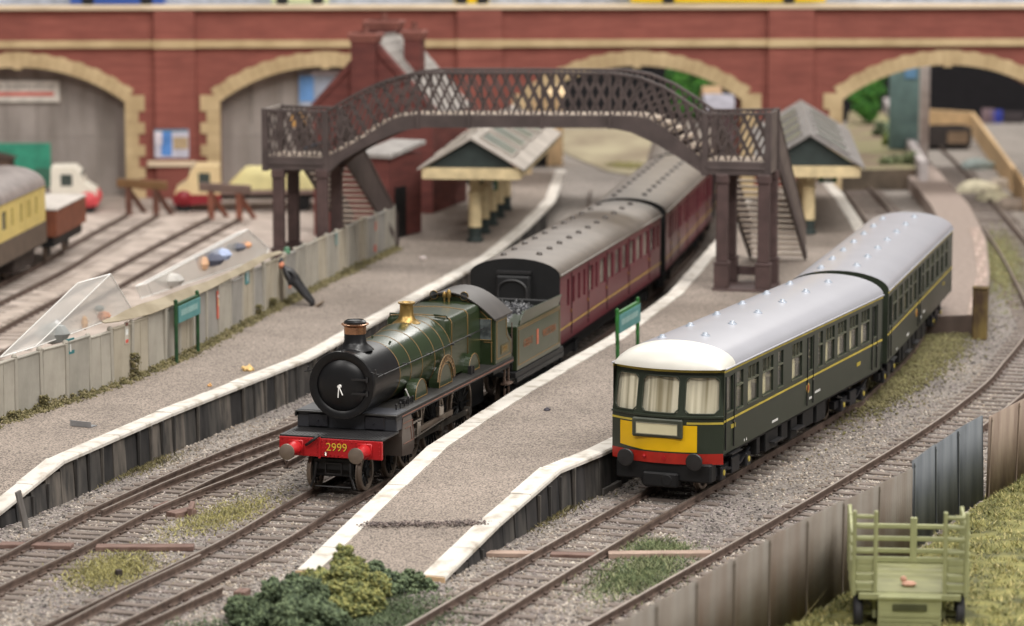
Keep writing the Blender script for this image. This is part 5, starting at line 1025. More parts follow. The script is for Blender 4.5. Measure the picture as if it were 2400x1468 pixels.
# ================================================================== STATION NAMEBOARDS
def nameboard(A_, B_, ztop, zbot, lean, label):
    A_, B_ = Vector(A_), Vector(B_); d = B_ - A_; L = d.length; e = empty('station_nameboard', A_, math.atan2(d.y, d.x), label, 'nameboard', 'station nameboards'); m_g = mat('post_green', (40, 104, 44), .5, var=.3, scale=3); m_g2 = mat('post_dark_green', (32, 72, 40), .5, var=.3, scale=3); m = m_g if lean else m_g2; h = ztop
    for x, l in ((0, lean), (L, lean * .15)):
        b = MB(); b.tube([(x + l, 0, -.05), (x + l * .5, 0, h * .45), (x, 0, h * .62), (x, 0, h + .1)], .055, 6); b.ball((x, 0, h + .12), .07, 6); b.build('post', m, e)
    b = MB(); b.rbox(-.02, L + .1, -.05, .05, h - .03, h + .06, .01); b.build('cap_rail', m_g if lean else m_g2, e)
    b = MB(); b.rbox(.1, L + .12, -.06, -.02, zbot, h - .03, .01); bd = b.build('board', mat('nameboard_teal', (86, 138, 138), .6, var=.08), e)
    xk = .3
    while xk < L - .2: b = MB(); b.box(xk, xk + .05, -.066, -.062, (zbot + h) / 2 - .07, (zbot + h) / 2 + .1); b.build('letter_mark', mat('faded_letter', (150, 182, 178), .6), bd); xk += .075
nameboard(at(1446, 842, PZ), at(1494, 812, PZ), 1.28, .72, .08, 'teal nameboard on bright green posts on the island platform')
nameboard(at(414, 850, PZ), at(464, 825, PZ), 1.62, 1.1, 0, 'teal nameboard on dark green posts in front of the concrete fence')
# ================================================================== LEANING FIGURE
m_coat = mat('figure_black', (34, 33, 36), .55, var=.2, scale=6); m_skin = mat('figure_skin', (216, 140, 108), .6); m_bas = mat('figure_base', (128, 112, 96), .85)
def skin(name, verts, edges, radii, m, parent):
    me = bpy.data.meshes.new(name); me.from_pydata(verts, edges, []); me.materials.append(m); o = bpy.data.objects.new(name, me); link(o, parent)
    md = o.modifiers.new('skin', 'SKIN')
    sv = me.skin_vertices[0].data if me.skin_vertices else None
    if sv is None:
        bpy.context.view_layer.objects.active = o; sv = me.skin_vertices[0].data if me.skin_vertices else None
    if sv:
        for v, r in zip(sv, radii): v.radius = (r, r)
        sv[0].use_root = True
    s = o.modifiers.new('sub', 'SUBSURF'); s.levels = 1; s.render_levels = 2; return o
foot = at(738, 716, PZ); head = onplane(654, 612, foot + Vector((-.75, .3, 0)), Vector((.3, -.95, 0)).normalized())
ax = (head - foot); PE = empty('person', foot, 0, 'toppled model figure in black coat leaning against the concrete fence', 'person'); PE.rotation_euler = ax.to_track_quat('Z', 'Y').to_euler(); sc_ = ax.length / 1.72; PE.scale = (sc_,) * 3
V = [(0, 0, .93), (0, 0, 1.15), (0, 0, 1.38), (0, 0, 1.48), (.0, -.01, 1.6), (.1, 0, .86), (.11, -.02, .48), (.1, 0, .09), (.1, -.14, .04), (-.1, 0, .86), (-.11, .02, .48), (-.1, 0, .09), (-.1, -.14, .04), (.2, 0, 1.36), (.27, -.02, 1.1), (.24, -.16, .92), (-.2, 0, 1.36), (-.27, -.02, 1.1), (-.24, -.16, .92)]
E_ = [(0, 1), (1, 2), (2, 3), (3, 4), (0, 5), (5, 6), (6, 7), (7, 8), (0, 9), (9, 10), (10, 11), (11, 12), (2, 13), (13, 14), (14, 15), (2, 16), (16, 17), (17, 18)]
skin('body', V, E_, [.21, .21, .2, .07, .1, .14, .1, .075, .05, .14, .1, .075, .05, .095, .08, .06, .095, .08, .06], m_coat, PE)
b = MB(); b.ball((.02, -.03, 1.6), .115, 12, (.9, 1, 1.15)); b.ball((.03, -.16, 1.59), .02, 6); b.ball((.12, -.03, 1.6), .03, 6); b.build('face', m_skin, PE, smooth=True)
b = MB(); b.lathe([(.13, 0), (.14, .03), (.12, .1), (0, .12)], (0, 0, 1.66), n=14); b.rbox(-.09, .11, -.24, -.08, 1.655, 1.68, .01); b.build('cap', mat('figure_cap', (34, 44, 54), .6), PE, smooth=40)
b = MB(); b.ball((.25, -.18, .9), .05, 6); b.ball((-.25, -.18, .9), .05, 6); b.build('hand', m_skin, PE)
b = MB(); b.rbox(-.28, .28, -.25, .25, -.1, -.02, .03); b.build('stand', m_bas, PE)
# ================================================================== CORRUGATED FENCE, BANK AND CART
def corr(name, a, c, h, m, parent, lean=0, top=0, per=.105):
    d = Vector(c) - Vector(a); L = d.length; n = int(L / per * 6); b = MB(); b.grid(n, 1, lambda u, v: (u * L, .022 * math.sin(u * L / per * 2 * math.pi), -.05 + v * (h + top)))
    o = b.build(name, m, parent, smooth=True); o.location = a; o.rotation_euler = (lean, 0, math.atan2(d.y, d.x)); s = o.modifiers.new('s', 'SOLIDIFY'); s.thickness = .012; return o
m_r1 = [mat('corr_a%d' % i, c, .7, rgb2=d, scale=1.1, stretch=(1.6, 1.6, .25), lo=.3, hi=.7, macro=.2, mscale=.8) for i, (c, d) in enumerate((((124, 117, 108), (98, 82, 69)), ((120, 112, 103), (98, 78, 63)), ((128, 121, 112), (102, 88, 75))))]
m_r2 = [mat('corr_b', (100, 104, 108), .5, rgb2=(66, 70, 75), scale=1.2, stretch=(1.5, 1.5, .25), metal=.2)]; m_r3 = [mat('corr_c', (146, 130, 116), .75, rgb2=(116, 98, 86), scale=1.2, stretch=(1.6, 1.6, .3))]
CFN = []
def cfence(label, pts, h, mats, lean, w=1.9):
    e = empty('corrugated_fence', (0, 0, 0), 0, label, 'fence', 'sections of the corrugated fence'); P = [at(*p, GZ + h - .03) + Vector((0, 0, .03 - h)) for p in pts]; L = sum((b_ - a_).length for a_, b_ in zip(P, P[1:])); q = resample(P, max(2, int(L / w) + 1))
    for i in range(len(q) - 1):
        d = (q[i + 1] - q[i]).normalized(); corr('sheet', q[i] - d * .03, q[i + 1] + d * .03, h, random.choice(mats), e, lean + random.uniform(-.006, .006), random.uniform(-.03, .03))
        b = MB(); b.box(-.018, .018, -.045, -.025, -.05, h - .08); b.ball((0, -.04, h - .16), .03, 6); o = b.build('sheet_lap', mats[0], e); o.location = q[i]; o.rotation_euler = (lean, 0, math.atan2(d.y, d.x))
    CFN.append(P)
cfence('rusty grey brown corrugated fence nearest the camera at lower right', ((1330, 1530), (1533, 1413), (1673, 1333), (1800, 1260), (1966, 1178), (2138, 1098)), 2.1, m_r1, .0)
cfence('dark blue grey corrugated fence section beyond the rusty one', ((2146, 1080), (2225, 1020), (2308, 973)), 2.1, m_r2, -.03)
cfence('brown corrugated fence section at the right edge of the picture', ((2318, 973), (2400, 931), (2480, 890), (2560, 850)), 2.1, m_r3, .02)
m_gs = mat('grass_soil', (142, 138, 82), .95, rgb2=(84, 84, 54), scale=1.6, bump=.5, bscale=6); bank = [at(*p, GZ + 2.07) - Vector((0, 0, 2.07)) for p in ((1330, 1530), (1533, 1413), (1800, 1260), (1966, 1178), (2140, 1098), (2308, 973), (2400, 931), (2560, 850))]; P2 = [p + Vector((14, -6, .3)) for p in bank]
b = MB(); ra, rb = resample(bank, 40), resample(P2, 40); GB = lambda u, v: ra[round(u * 39)].lerp(rb[round(u * 39)], v) + Vector((0, 0, .02 + (.16 * noise.noise(ra[round(u * 39)].lerp(rb[round(u * 39)], v) * .6) + .1) * min(1, v * 14) + .06 * min(1, v * 9)))
b.grid(39, 60, GB); b.build('grass_bank', m_gs, kind='structure', smooth=True)
def blades(name, pts, h, mats, w, label, cat, width=.014, spread=.6, kind='stuff'):
    n = len(pts); a = rng.uniform(0, 6.28, n); tl_ = rng.normal(0, spread, (n, 2)); d = np.stack([np.cos(a), np.sin(a)], -1) * width * rng.uniform(.6, 1.6, (n, 1)); V = np.zeros((n, 3, 3)); V[:, 0, :2] = pts[:, :2] - d; V[:, 1, :2] = pts[:, :2] + d; V[:, 0, 2] = V[:, 1, 2] = pts[:, 2]; V[:, 2, :2] = pts[:, :2] + tl_ * h[:, None]; V[:, 2, 2] = pts[:, 2] + h
    me = bpy.data.meshes.new(name); me.vertices.add(3 * n); me.vertices.foreach_set('co', V.reshape(-1)); me.loops.add(3 * n); me.loops.foreach_set('vertex_index', np.arange(3 * n)); me.polygons.add(n); me.polygons.foreach_set('loop_start', np.arange(0, 3 * n, 3)); me.polygons.foreach_set('loop_total', np.full(n, 3))
    for m in mats: me.materials.append(m)
    me.polygons.foreach_set('material_index', rng.choice(len(mats), n, p=w).astype(np.int32)); me.update(calc_edges=True); o = bpy.data.objects.new(name, me); return link(o, None, label, cat, None, kind)
m_gr = [mat('grass_y', (164, 157, 100), .9), mat('grass_g', (134, 135, 86), .9), mat('grass_d', (94, 99, 64), .9), mat('grass_s', (204, 190, 136), .9)]
n = 60000; u = rng.random(n) * .999; v = rng.random(n) ** 1.4 * .5; pts = np.array([tuple(ra[int(a * 39)].lerp(ra[min(39, int(a * 39) + 1)], (a * 39) % 1).lerp(rb[int(a * 39)].lerp(rb[min(39, int(a * 39) + 1)], (a * 39) % 1), c)) for a, c in zip(u, v)]); pts[:, 2] += np.array([.02 + (.16 * noise.noise(Vector(p) * .6) + .1) * min(1, c * 14) + .06 * min(1, c * 9) for p, c in zip(pts, v)])
dn_ = np.array([noise.noise(Vector(p) * 1.5) + .6 * noise.noise(Vector(p) * 4) for p in pts]); kp = dn_ > -.28; hg = rng.uniform(.04, .15, n) * np.clip(.7 + dn_, .3, 1.7)
blades('bank_grass', pts[kp], hg[kp], m_gr, [.34, .36, .18, .12], 'shaggy yellow green grass on the bank right of the corrugated fence', 'grass', spread=.9)
k = 40; pts2 = pts[rng.integers(0, n, k)]; blades('straw_stalks', pts2, rng.uniform(.4, .9, k), [m_gr[3]], None, 'long pale straw stalks standing in the bank grass', 'straw', .012, .4)
m_ct = mat('cart_green', (164, 166, 124), .6, var=.08); CO = at(2130, 1492, GZ); CT = empty('farm_cart', CO, R(-5), 'pale green slatted farm cart with open ladder sides at lower right', 'cart')
def cb(name, *a, m=m_ct, parent=CT): b = MB(); b.rbox(*a, .015); return b.build(name, m, parent)
fz = .9
cb('floor', -1.12, 1.12, 0, 2.6, fz - .06, fz, m=mat('cart_floor', (128, 128, 90), .7)); cb('chassis_beam', -.75, -.6, .05, 2.6, fz - .22, fz - .06); cb('chassis_beam', .6, .75, .05, 2.6, fz - .22, fz - .06); cb('rear_beam', -1.0, 1.0, -.06, .06, fz - .16, fz - .03)
tb = cb('tailboard', -.62, .62, -.12, -.06, .1, fz - .06); cb('tailboard_rim', -.62, .62, -.15, -.115, fz - .14, fz - .06, parent=tb); b = MB(); b.rbox(-.34, .34, -.14, -.118, fz - .36, fz - .22, .02); b.build('tailboard_slot', mat('slot_dark', (82, 84, 56), .7), tb)
for k in range(4): cb('tailboard_plank', -.6, .6, -.13, -.121, .12 + k * .1, .2 + k * .1, parent=tb)
for sx in (-1, 1):
    x0, x1 = (sx * 1.14, sx * .64) if sx < 0 else (.64, 1.14)
    pa = cb('side_gate', x0, x1, -.02, .04, fz, fz + .04)
    for x in (x0, x1 - .08): cb('gate_post', x, x + .08, -.04, .05, fz - .1, fz + 1.62)
    for z in (.8, 1.06, 1.3, 1.5): cb('gate_rung', x0 + .08, x1 - .08, -.03, .03, fz + z - .04, fz + z + .04)
    for z in (.1, .28, .46, .6): cb('gate_board', x0 + .08, x1 - .08, -.01, .03, fz + z - .07, fz + z + .07)
    cb('side_board', sx * 1.14 - .03, sx * 1.14 + .03, .05, 2.6, fz, fz + .62)
    for z in (.74, .94, 1.14): cb('side_rail', sx * 1.14 - .03, sx * 1.14 + .03, .05, 2.6, fz + z - .04, fz + z + .04)
    for y in (.9, 1.75, 2.55): cb('side_post', sx * 1.14 - .045, sx * 1.14 + .045, y - .04, y + .04, fz, fz + 1.2)
    wh = MB(); wh.lathe([(.2, -.08), (.36, -.09), (.40, -.05), (.40, .05), (.36, .09), (.2, .08)], (sx * 1.0, .35, .40), (1, 0, 0), 28); wh = wh.build('wheel', mat('tyre_black', (38, 37, 42), .6), CT, smooth=35); b = MB(); b.lathe([(0, .05), (.2, .07), (.2, -.07), (0, -.05)], (sx * 1.0, .35, .40), (1, 0, 0), 20); b.build('wheel_hub', m_ct, wh)
cb('axle', -.95, .95, .3, .4, .35, .45); cb('drop_bracket', -.72, -.64, .2, .4, .3, fz - .1); cb('drop_bracket', .64, .72, .2, .4, .3, fz - .1)
cb('head_board', -1.1, 1.1, 2.56, 2.62, fz, fz + .12); cb('head_post', .1, .24, 2.55, 2.63, fz, fz + .95)
for z in (.25, .5, .76): cb('head_rail', -1.1, 1.1, 2.56, 2.62, fz + z - .05, fz + z + .05)
b = MB(); b.ball((0, 0, .05), .12, 8, (1.3, 1, .5)); b.ball((-.1, .1, .12), .07, 8); o = b.build('pink_scrap', mat('pink_scrap', (206, 160, 138), .8), label='small pinkish scrap lying on the floor of the green cart', cat='scrap'); o.location = CO + Vector((.05, .5, fz))
# ================================================================== WEEDS, MOSS AND BUSHES
def patch(px, py, rx, ry, n, mats, w, label, h=.1, ang=0, blade=True):
    c = at(px, py, GZ); a = rng.normal(0, .5, (n, 2)) * np.array([rx, ry]); ca, sa = math.cos(ang), math.sin(ang); p = np.stack([c.x + a[:, 0] * ca - a[:, 1] * sa, c.y + a[:, 0] * sa + a[:, 1] * ca, np.full(n, GZ + .03)], -1)
    if blade: blades('weed_patch', p, rng.uniform(.03, h, n), mats, w, label, 'weeds', .016, .8)
    else: stones('moss_patch', p + rng.random((n, 1)) * np.array([0, 0, h * .5]), rng.uniform(.02, .05, n), mats, w, label, 'moss', flat=.8)
m_my = [mat('moss_y', (168, 160, 104), .95), mat('moss_g2', (144, 140, 96), .95), mat('moss_o', (126, 119, 86), .95)]
patch(262, 1340, .9, 1.7, 4200, m_my, [.5, .35, .15], 'yellow green moss patch by the small dark block at lower left', .09, R(-8)); patch(525, 1212, .8, 2.4, 3000, m_my, [.5, .35, .15], 'long yellow moss patch between the left and locomotive tracks', .08, R(-22))
m_wg = [mat('weed_g1', (118, 128, 90), .9), mat('weed_g2', (88, 102, 72), .9), mat('weed_g3', (150, 154, 114), .9)]
patch(1500, 1350, .9, 2.2, 4200, m_wg, [.4, .35, .25], 'green weed tuft between the railcar track and the corrugated fence', .14, R(-20)); patch(1540, 1290, .7, .9, 1800, m_wg, [.4, .3, .3], 'pale green weeds beside the crossing board', .12)
patch(1290, 1210, .35, 2.2, 1500, m_mo, [.3, .4, .15, .15], 'dark weeds along the foot of the island ramp wall', .12, R(-22))
patch(2150, 850, 1.0, 8.5, 9000, [m_my[2], m_my[1], m_mo[0], m_mo[1]], [.3, .25, .2, .25], 'brownish yellow moss strip along the track right of the trailing railcar', .1, R(-17), False); patch(2345, 620, .8, 9, 4000, [m_my[1], m_mo[1], m_wg[2]], [.4, .4, .2], 'olive moss strip beside the brick platform at right', .12, R(-8), False)
patch(2050, 930, .7, 3.5, 2600, [m_mo[0], m_mo[1], m_my[2]], [.3, .4, .3], 'dark thin moss beside the railcar track', .08, R(-20), False)
patch(330, 1100, .4, 2.0, 1200, m_mo, [.3, .4, .15, .15], 'sparse weeds at the foot of the left platform wall', .1, R(-20))
m_bd_ = [mat('flock_dark', (84, 98, 72), .95), mat('flock_mid', (110, 124, 92), .95), mat('flock_deep', (58, 70, 52), .95)]; m_by = [mat('flock_olive', (148, 146, 88), .95), mat('flock_green', (120, 126, 78), .95), mat('flock_dk', (88, 94, 60), .95)]
def bush(px, py, blobs, mats, w, label, z=GZ, name='bush', cat='bush', dens=2600, r=(.018, .05)):
    c = at(px, py, z); e = empty(name, c, 0, label, cat); P = []
    sub_ = []
    for (x, y, zz, rad) in blobs:
        sub_.append((x, y, zz, rad * .72))
        for _ in range(int(26 * rad / .45)):
            d = Vector(rng.normal(0, 1, 3)).normalized(); sub_.append((x + d.x * rad * .8, y + d.y * rad * .8, zz + d.z * rad * .75, rad * rng.uniform(.2, .42)))
    full = blobs; dens *= 1.25
    for (x, y, zz, rad) in sub_:
        k = int(dens * rad * rad * 4); d = rng.normal(0, 1, (k, 3)); d /= np.linalg.norm(d, axis=1)[:, None]; rr = rad * (rng.random(k) ** .33) * (1 + .0 * d[:, 0]); nz = np.array([noise.noise(Vector(v_) * 2.6 + Vector((x * 7, y * 5, zz))) for v_ in d]); P.append(np.array([x, y, zz]) + d * (rr * (1 + .75 * nz))[:, None] * np.array([1, 1, .85]))
    p = np.concatenate(P); p = p[p[:, 2] > -.05]; stones('foliage', p, rng.uniform(*r, len(p)), mats, w, None, None, e, flat=1); b = MB()
    for (x, y, zz, rad) in blobs[:3]: b = MB(); b.tube([(x * .4, y * .4, -.05), (x * .8, y * .8, zz * .6), (x, y, zz)], [.04, .03, .015], 5); b.build('stem', mat('twig', (84, 70, 52), .9), e)
    return e
bush(655, 1462, [(0, 0, .35, .5), (.5, .3, .45, .42), (-.5, -.3, .2, .42), (.25, .6, .5, .36), (-.8, .3, .15, .36), (.9, -.2, .2, .45), (-.2, .9, .5, .25), (.35, -.7, .2, .5)], m_bd_, [.4, .35, .25], 'dark green flocked bush at the bottom edge left of the island ramp')
bush(800, 1425, [(0, 0, .45, .5), (.2, .4, .75, .36), (.02, .5, 1.02, .2), (-.45, .1, .4, .4), (.55, .1, .3, .4), (.3, -.5, .2, .5), (-.1, -.8, .2, .5), (.75, .5, .35, .3)], m_by, [.4, .4, .2], 'tall olive yellow bush at the foot of the island ramp')
bush(915, 1392, [(0, 0, .2, .32), (.4, .2, .14, .3), (-.3, .3, .3, .32), (.8, .3, .05, .22)], m_bd_, [.35, .45, .2], 'low dark green bush right of the olive one at the ramp foot')
patch(900, 1440, 1.5, 1.8, 5200, m_bd_, [.3, .5, .2], 'short dark green ground cover in front of the bushes', .1, 0)
patch(690, 1480, 2.6, 1.0, 4200, m_bd_, [.3, .5, .2], 'short green ground cover under the dark bush', .1, 0)
# ================================================================== YARD: BUFFER STOPS, LORRIES, WAGON, COACH
m_bs = mat('stop_brown', (124, 92, 60), .8); m_bs2 = mat('stop_rust', (146, 92, 74), .8)
def buffer_stop(px, py, label, m, m2):
    c = at(px, py, 0); e = empty('buffer_stop', c, R(62) - R(90), label, 'buffer stop', 'buffer stops in the goods yard')
    b = MB(); b.rbox(-1.25, 1.25, -.12, .12, 1.0, 1.36, .03); b.build('cross_beam', m, e)
    for x in (-.7, .7):
        b = MB(); b.box(x - .1, x + .1, -.1, .1, GZ, 1.05); b.build('upright', m2, e); b = MB(); b.prism([(.1, .95), (.1, .75), (1.1, GZ), (1.3, GZ)], x - .08, x + .08, 'yz'); b.build('strut', m2, e)
buffer_stop(334, 497, 'brown timber buffer stop in front of the left arch', m_bs, mat('stop_dark', (110, 74, 62), .8)); buffer_stop(528, 507, 'rusty red buffer stop under the cream lorry', mat('stop_grey', (120, 100, 92), .8), m_bs2)
def lorry(px, py, yaw, label, cabc, bonc, bedc, load, L=4.6):
    c = at(px, py, GZ); e = empty('lorry', c, yaw, label, 'lorry', 'lorries in the goods yard'); mc = mat(label + 'c', cabc, .45, var=.03); mb_ = mat(label + 'b', bonc, .45, var=.03)
    b = MB(); b.prism([(-1.5, .75), (-1.42, 1.0), (-.95, 1.3), (-.8, 1.75), (-.55, 2.0), (.45, 2.0), (.5, .75)], -.95, .95, 'xz'); cab = b.build('cab', mc, e)
    b = MB(); b.prism([(-1.5, .35), (-1.55, .6), (-1.5, .76), (.5, .76), (.5, .4), (-1.2, .3)], -.97, .97, 'xz'); b.build('bonnet', mb_, e); b = MB(); b.ball((-1.1, -.62, .62), .56, 12, (.95, .9, .85)); b.ball((-1.1, .62, .62), .56, 12, (.95, .9, .85)); b.build('wing', mb_, e, smooth=True)
    for y in (-.955, .955): b = MB(); b.rbox(-.45, .05, y - .01, y + .01, 1.2, 1.7, .005); b.build('side_window', mat('lorry_glass', (70, 78, 74), .2), cab)
    b = MB(); b.rbox(-.86, -.8, -.75, .75, 1.36, 1.75, .01); b.build('windscreen', mat('lorry_glass', (70, 78, 74), .2), cab)
    b = MB(); b.rbox(.55, .55 + L, -1.05, 1.05, .75, .95, .02); b.build('load_bed', mat(label + 'd', bedc, .6), e)
    if load:
        b = MB(); b.grid(14, 10, lambda u, v: (.7 + (L - .3) * u, -.95 + 1.9 * v, .95 + (1.0 * (min(1, 6 * u * (1 - u)) * min(1, 7 * v * (1 - v)))) * (.85 + .25 * noise.noise(Vector((u * 6, v * 4, 1)))))); ld = b.build('tarpaulin', mat('load_yellow', (222, 210, 152), .8, var=.06), e, smooth=True)
    for x in (-1.1, .55 + L * .75):
        for y in (-.8, .8): b = MB(); b.cyl((x, y - .12, .36), (x, y + .12, .36), .36, n=18); b.build('wheel', m_dark, e)
    b = MB(); b.box(.3, .5 + L, -.3, .3, .5, .74); b.build('chassis', m_dark, e)
lorry(492, 492, R(4), 'cream and red lorry with a yellow tarpaulin load in the yard', (226, 202, 156), (142, 34, 44), (142, 120, 112), True)
lorry(150, 496, R(184), 'white cabbed lorry with red bonnet beside the green door', (226, 220, 206), (220, 84, 90), (150, 140, 136), False, 2.6)
# brown open wagon, chocolate and cream van on the far siding
ya = at(90, 640, 0); yb_ = at(335, 500, 0); yd = (yb_ - ya).normalized(); yy = math.atan2(yd.y, yd.x)
def rect_vehicle(px, py, name, label, cat): c = at(px, py, 0); return empty(name, c, yy - R(90), label, cat)
wg = empty('open_wagon', ya + yd * 2.2 + Vector((-1.1, .45, 0)), yy - R(90), 'brown open wagon standing between the cream coach and the lorries', 'wagon'); m_wb = mat('wagon_brown', (118, 66, 44), .7)
for a in ((-1.25, -1.17, 0, 5.0), (1.17, 1.25, 0, 5.0), (-1.17, 1.17, 0, .08), (-1.17, 1.17, 4.92, 5.0)): b = MB(); b.box(a[0], a[1], a[2], a[3], 1.0, 2.0); b.build('side_plank', m_wb, wg)
b = MB(); b.box(-1.17, 1.17, .08, 4.92, 1.0, 1.1); b.build('floor', m_wb, wg); b = MB(); b.box(-1.29, 1.29, -.04, 5.04, 2.0, 2.06); b.build('capping', mat('cap_white', (206, 198, 190), .7), wg); b = MB(); b.box(-1.1, 1.1, .1, 4.9, .6, .98); b.build('underframe', m_dark, wg)
for sx in (-1, 1):
    for y in (1.0, 4.0): wheel(wg, sx * .63, y, .43, disc=True)
m_chc = mat('coach_cream', (208, 186, 112), .5, var=.05); cc0 = ya - yd * 14.2 + Vector((-1.45, .5, 0))
cc = empty('railway_coach', cc0, yy - R(90), 'chocolate and cream coach at the left edge of the goods yard', 'railway coach', 'coaches standing in the train'); LC = 15.5
m_choc = mat('coach_chocolate', (92, 78, 66), .55)
for sx in (-1, 1):
    hs = [(y, y + w, 2.1, 2.75) for y, w in ((14.0, .3), (12.9, .3), (12.5, .2), (11.7, .3), (10.4, .3), (9, .7), (7.4, .7), (5.8, .7))]; b = MB(); holed(b, [0, LC], [1.72, 3.05], hs, lambda u, v: (sx * 1.4, u, v), inward=(-sx * .07, 0, 0)); b.build('upper_side', m_chc, cc); b = MB(); b.box(sx * 1.4 - .03, sx * 1.4 + .03, 0, LC, .95, 1.715); b.build('lower_side', m_choc, cc)
    for h in hs: b = MB(); b.box(sx * 1.35 - .005, sx * 1.35 + .005, h[0], h[1], h[2], h[3]); b.build('window_pane', mat('coach_pane_dark', (66, 72, 46), .2), cc)
rs = roofsec(1.44, 3.03, 3.75); n = len(rs); b = MB(); b.add([(x, y, z) for y in (0, LC) for x, z in rs], [(k, k + 1, n + k + 1, n + k) for k in range(n - 1)]); b.build('roof', mat('yard_coach_roof', (136, 126, 122), .5), cc, smooth=True)
b = MB(); b.prism([(-1.4, .95)] + [(x * .97, z - .01) for x, z in rs] + [(1.4, .95)], LC - .06, LC, 'xz'); b.build('end', m_choc, cc); b = MB(); b.prism([(-1.4, .95)] + [(x * .97, z - .01) for x, z in rs] + [(1.4, .95)], 0, .06, 'xz'); b.build('end', m_choc, cc); b = MB(); b.box(-1.25, 1.25, .1, LC - .1, .8, 1.0); b.build('underframe', m_dark, cc)
for yb in (2.4, LC - 2.2):
    b = MB(); b.box(-1.1, 1.1, yb - 1.6, yb + 1.6, .25, .75); b.build('bogie', mat('bogie_brown', (62, 52, 48), .7), cc)
    for sx in (-1, 1):
        for d in (-1, 1): wheel(cc, sx * .63, yb + d, .43, disc=True)
f = Frame((0, 136, 0), R(90)); q = f.px(-25, 360); HU = empty('brown_hut', (q[0], 136, GZ), 0, 'dark brown hut at the left edge in front of the green door', 'hut'); hz = q[1] - GZ
b = MB(); b.box(-.9, .9, 0, 1.2, 0, hz - .25); b.build('wall', mat('hut_brown', (98, 78, 66), .8), HU); b = MB(); b.prism([(-1.05, hz - .25), (1.05, hz - .25), (0, hz)], -.1, 1.3, 'xz'); b.build('roof', mat('hut_roof', (84, 68, 60), .8), HU); b = MB(); b.box(-.35, .35, -.04, -.002, 0, 1.6); b.build('door', m_dark, HU)
# ================================================================== RIGHT BACKGROUND
BP = empty('brick_platform', (0, 0, 0), 0, 'low brick paved platform curving beside the trailing railcar', 'platform'); zp = .42; m_pav = mat('brick_paving', (160, 144, 134), .9, rgb2=(128, 114, 106), scale=5, stretch=(1, 3, 1))
Lp = [at(*p, zp) for p in ((2178, 742), (2236, 640), (2225, 560), (2185, 480), (2120, 400), (2075, 350))]; Rp = [at(*p, zp) for p in ((2306, 738), (2316, 640), (2308, 560), (2268, 480), (2195, 400), (2130, 345))]
b = MB(); a, c = resample(Lp, 40), resample(Rp, 40); b.grid(39, 6, lambda u, v: a[round(u * 39)].lerp(c[round(u * 39)], v)); b.build('paving', m_pav, BP, smooth=True)
for i in range(39):
    for A_ in (a, c):
        b = MB(); d = (A_[i + 1] - A_[i]).normalized() * .01; p, q = A_[i] + d, A_[i + 1] - d; r = Vector((d.y, -d.x, 0)).normalized() * (.06 if A_ is c else -.06); b.add([p, q, q + Vector((0, 0, GZ - zp)), p + Vector((0, 0, GZ - zp)), p + r, q + r, q + r + Vector((0, 0, GZ - zp)), p + r + Vector((0, 0, GZ - zp))], [(0, 1, 2, 3), (7, 6, 5, 4), (0, 4, 5, 1), (3, 2, 6, 7), (0, 3, 7, 4), (1, 5, 6, 2)]); b.build('edge_stone', m_pav, BP)
    if i < 16:
        for j in range(3):
            b = MB(); p, q = c[i].lerp(a[i], .03 + .1 * j), c[i].lerp(a[i], .11 + .1 * j); p2, q2 = c[i + 1].lerp(a[i + 1], .03 + .1 * j), c[i + 1].lerp(a[i + 1], .11 + .1 * j); zz = Vector((0, 0, .03)); b.add([p, q, q2.lerp(q, .06), p2.lerp(p, .06)] + [k + zz for k in (p, q, q2.lerp(q, .06), p2.lerp(p, .06))], [(4, 5, 6, 7), (0, 1, 5, 4), (1, 2, 6, 5), (2, 3, 7, 6), (3, 0, 4, 7)]); b.build('paving_brick', mat('brick_b%d' % ((i + j) % 3), ((186, 164, 152), (174, 152, 142), (162, 144, 132))[(i + j) % 3], .9), BP)
b = MB(); p, q = Lp[0], Rp[0]; b.add([p, q, Vector((q.x, q.y, GZ)), Vector((p.x, p.y, GZ))], [(0, 1, 2, 3)]); b.build('end_face', mat('end_dark', (84, 70, 62), .9), BP)
st = at(2296, 796, GZ); b = MB(); b.rbox(-.24, .24, -.22, .22, 0, 1.62, .04); b.rbox(-.26, .26, -.24, .24, 1.62, 1.7, .03); o = b.build('timber_post', mat('post_moss', (122, 104, 60), .9, rgb2=(70, 52, 38), scale=1.6, stretch=(1.5, 1.5, .6)), label='thick mossy timber post at the corner of the brick platform', cat='post'); o.location = st; o.rotation_euler = (0, 0, R(-12))
# raised bed with wall, tree and shrubs
zt_ = .75; bp_ = [at(*p, zt_) for p in ((1965, 400), (2168, 395), (2120, 330), (2072, 262), (1990, 262))]
BD = empty('planted_bed', (0, 0, 0), 0, 'raised stony bed with grass right of the island canopy', 'planting bed'); b = MB(); b.add(bp_, [(0, 1, 2, 3, 4)]); b.build('soil', mat('bed_soil', (132, 128, 92), .95, rgb2=(118, 100, 84), scale=.5), BD)
for p, q in zip(bp_, bp_[1:] + bp_[:1]): b = MB(); z_ = Vector((0, 0, GZ - zt_)); b.add([p, q, q + z_, p + z_], [(0, 1, 2, 3)]); b.build('retaining_wall', mat('bed_wall', (112, 98, 84), .9, rgb2=(72, 64, 54), scale=.8), BD)
wl = [at(*p, zt_) for p in ((2165, 408), (2125, 335), (2078, 250))]; b = MB(); b.sweep(wl, [(-.2, -1), (.2, -1), (.2, .5), (-.2, .5)]); b.build('side_wall', mat('pale_wall', (170, 162, 160), .9), label='pale grey wall running back to the right arch', cat='wall')
def leafy(px, py, z, blobs, mats, w, label, name, cat, dens, r): return bush(px, py, blobs, mats, w, label, z, name, cat, dens, r)
m_tr = [mat('tree_bright', (88, 146, 58), .9), mat('tree_green', (62, 118, 50), .9), mat('tree_dark', (40, 80, 42), .9)]
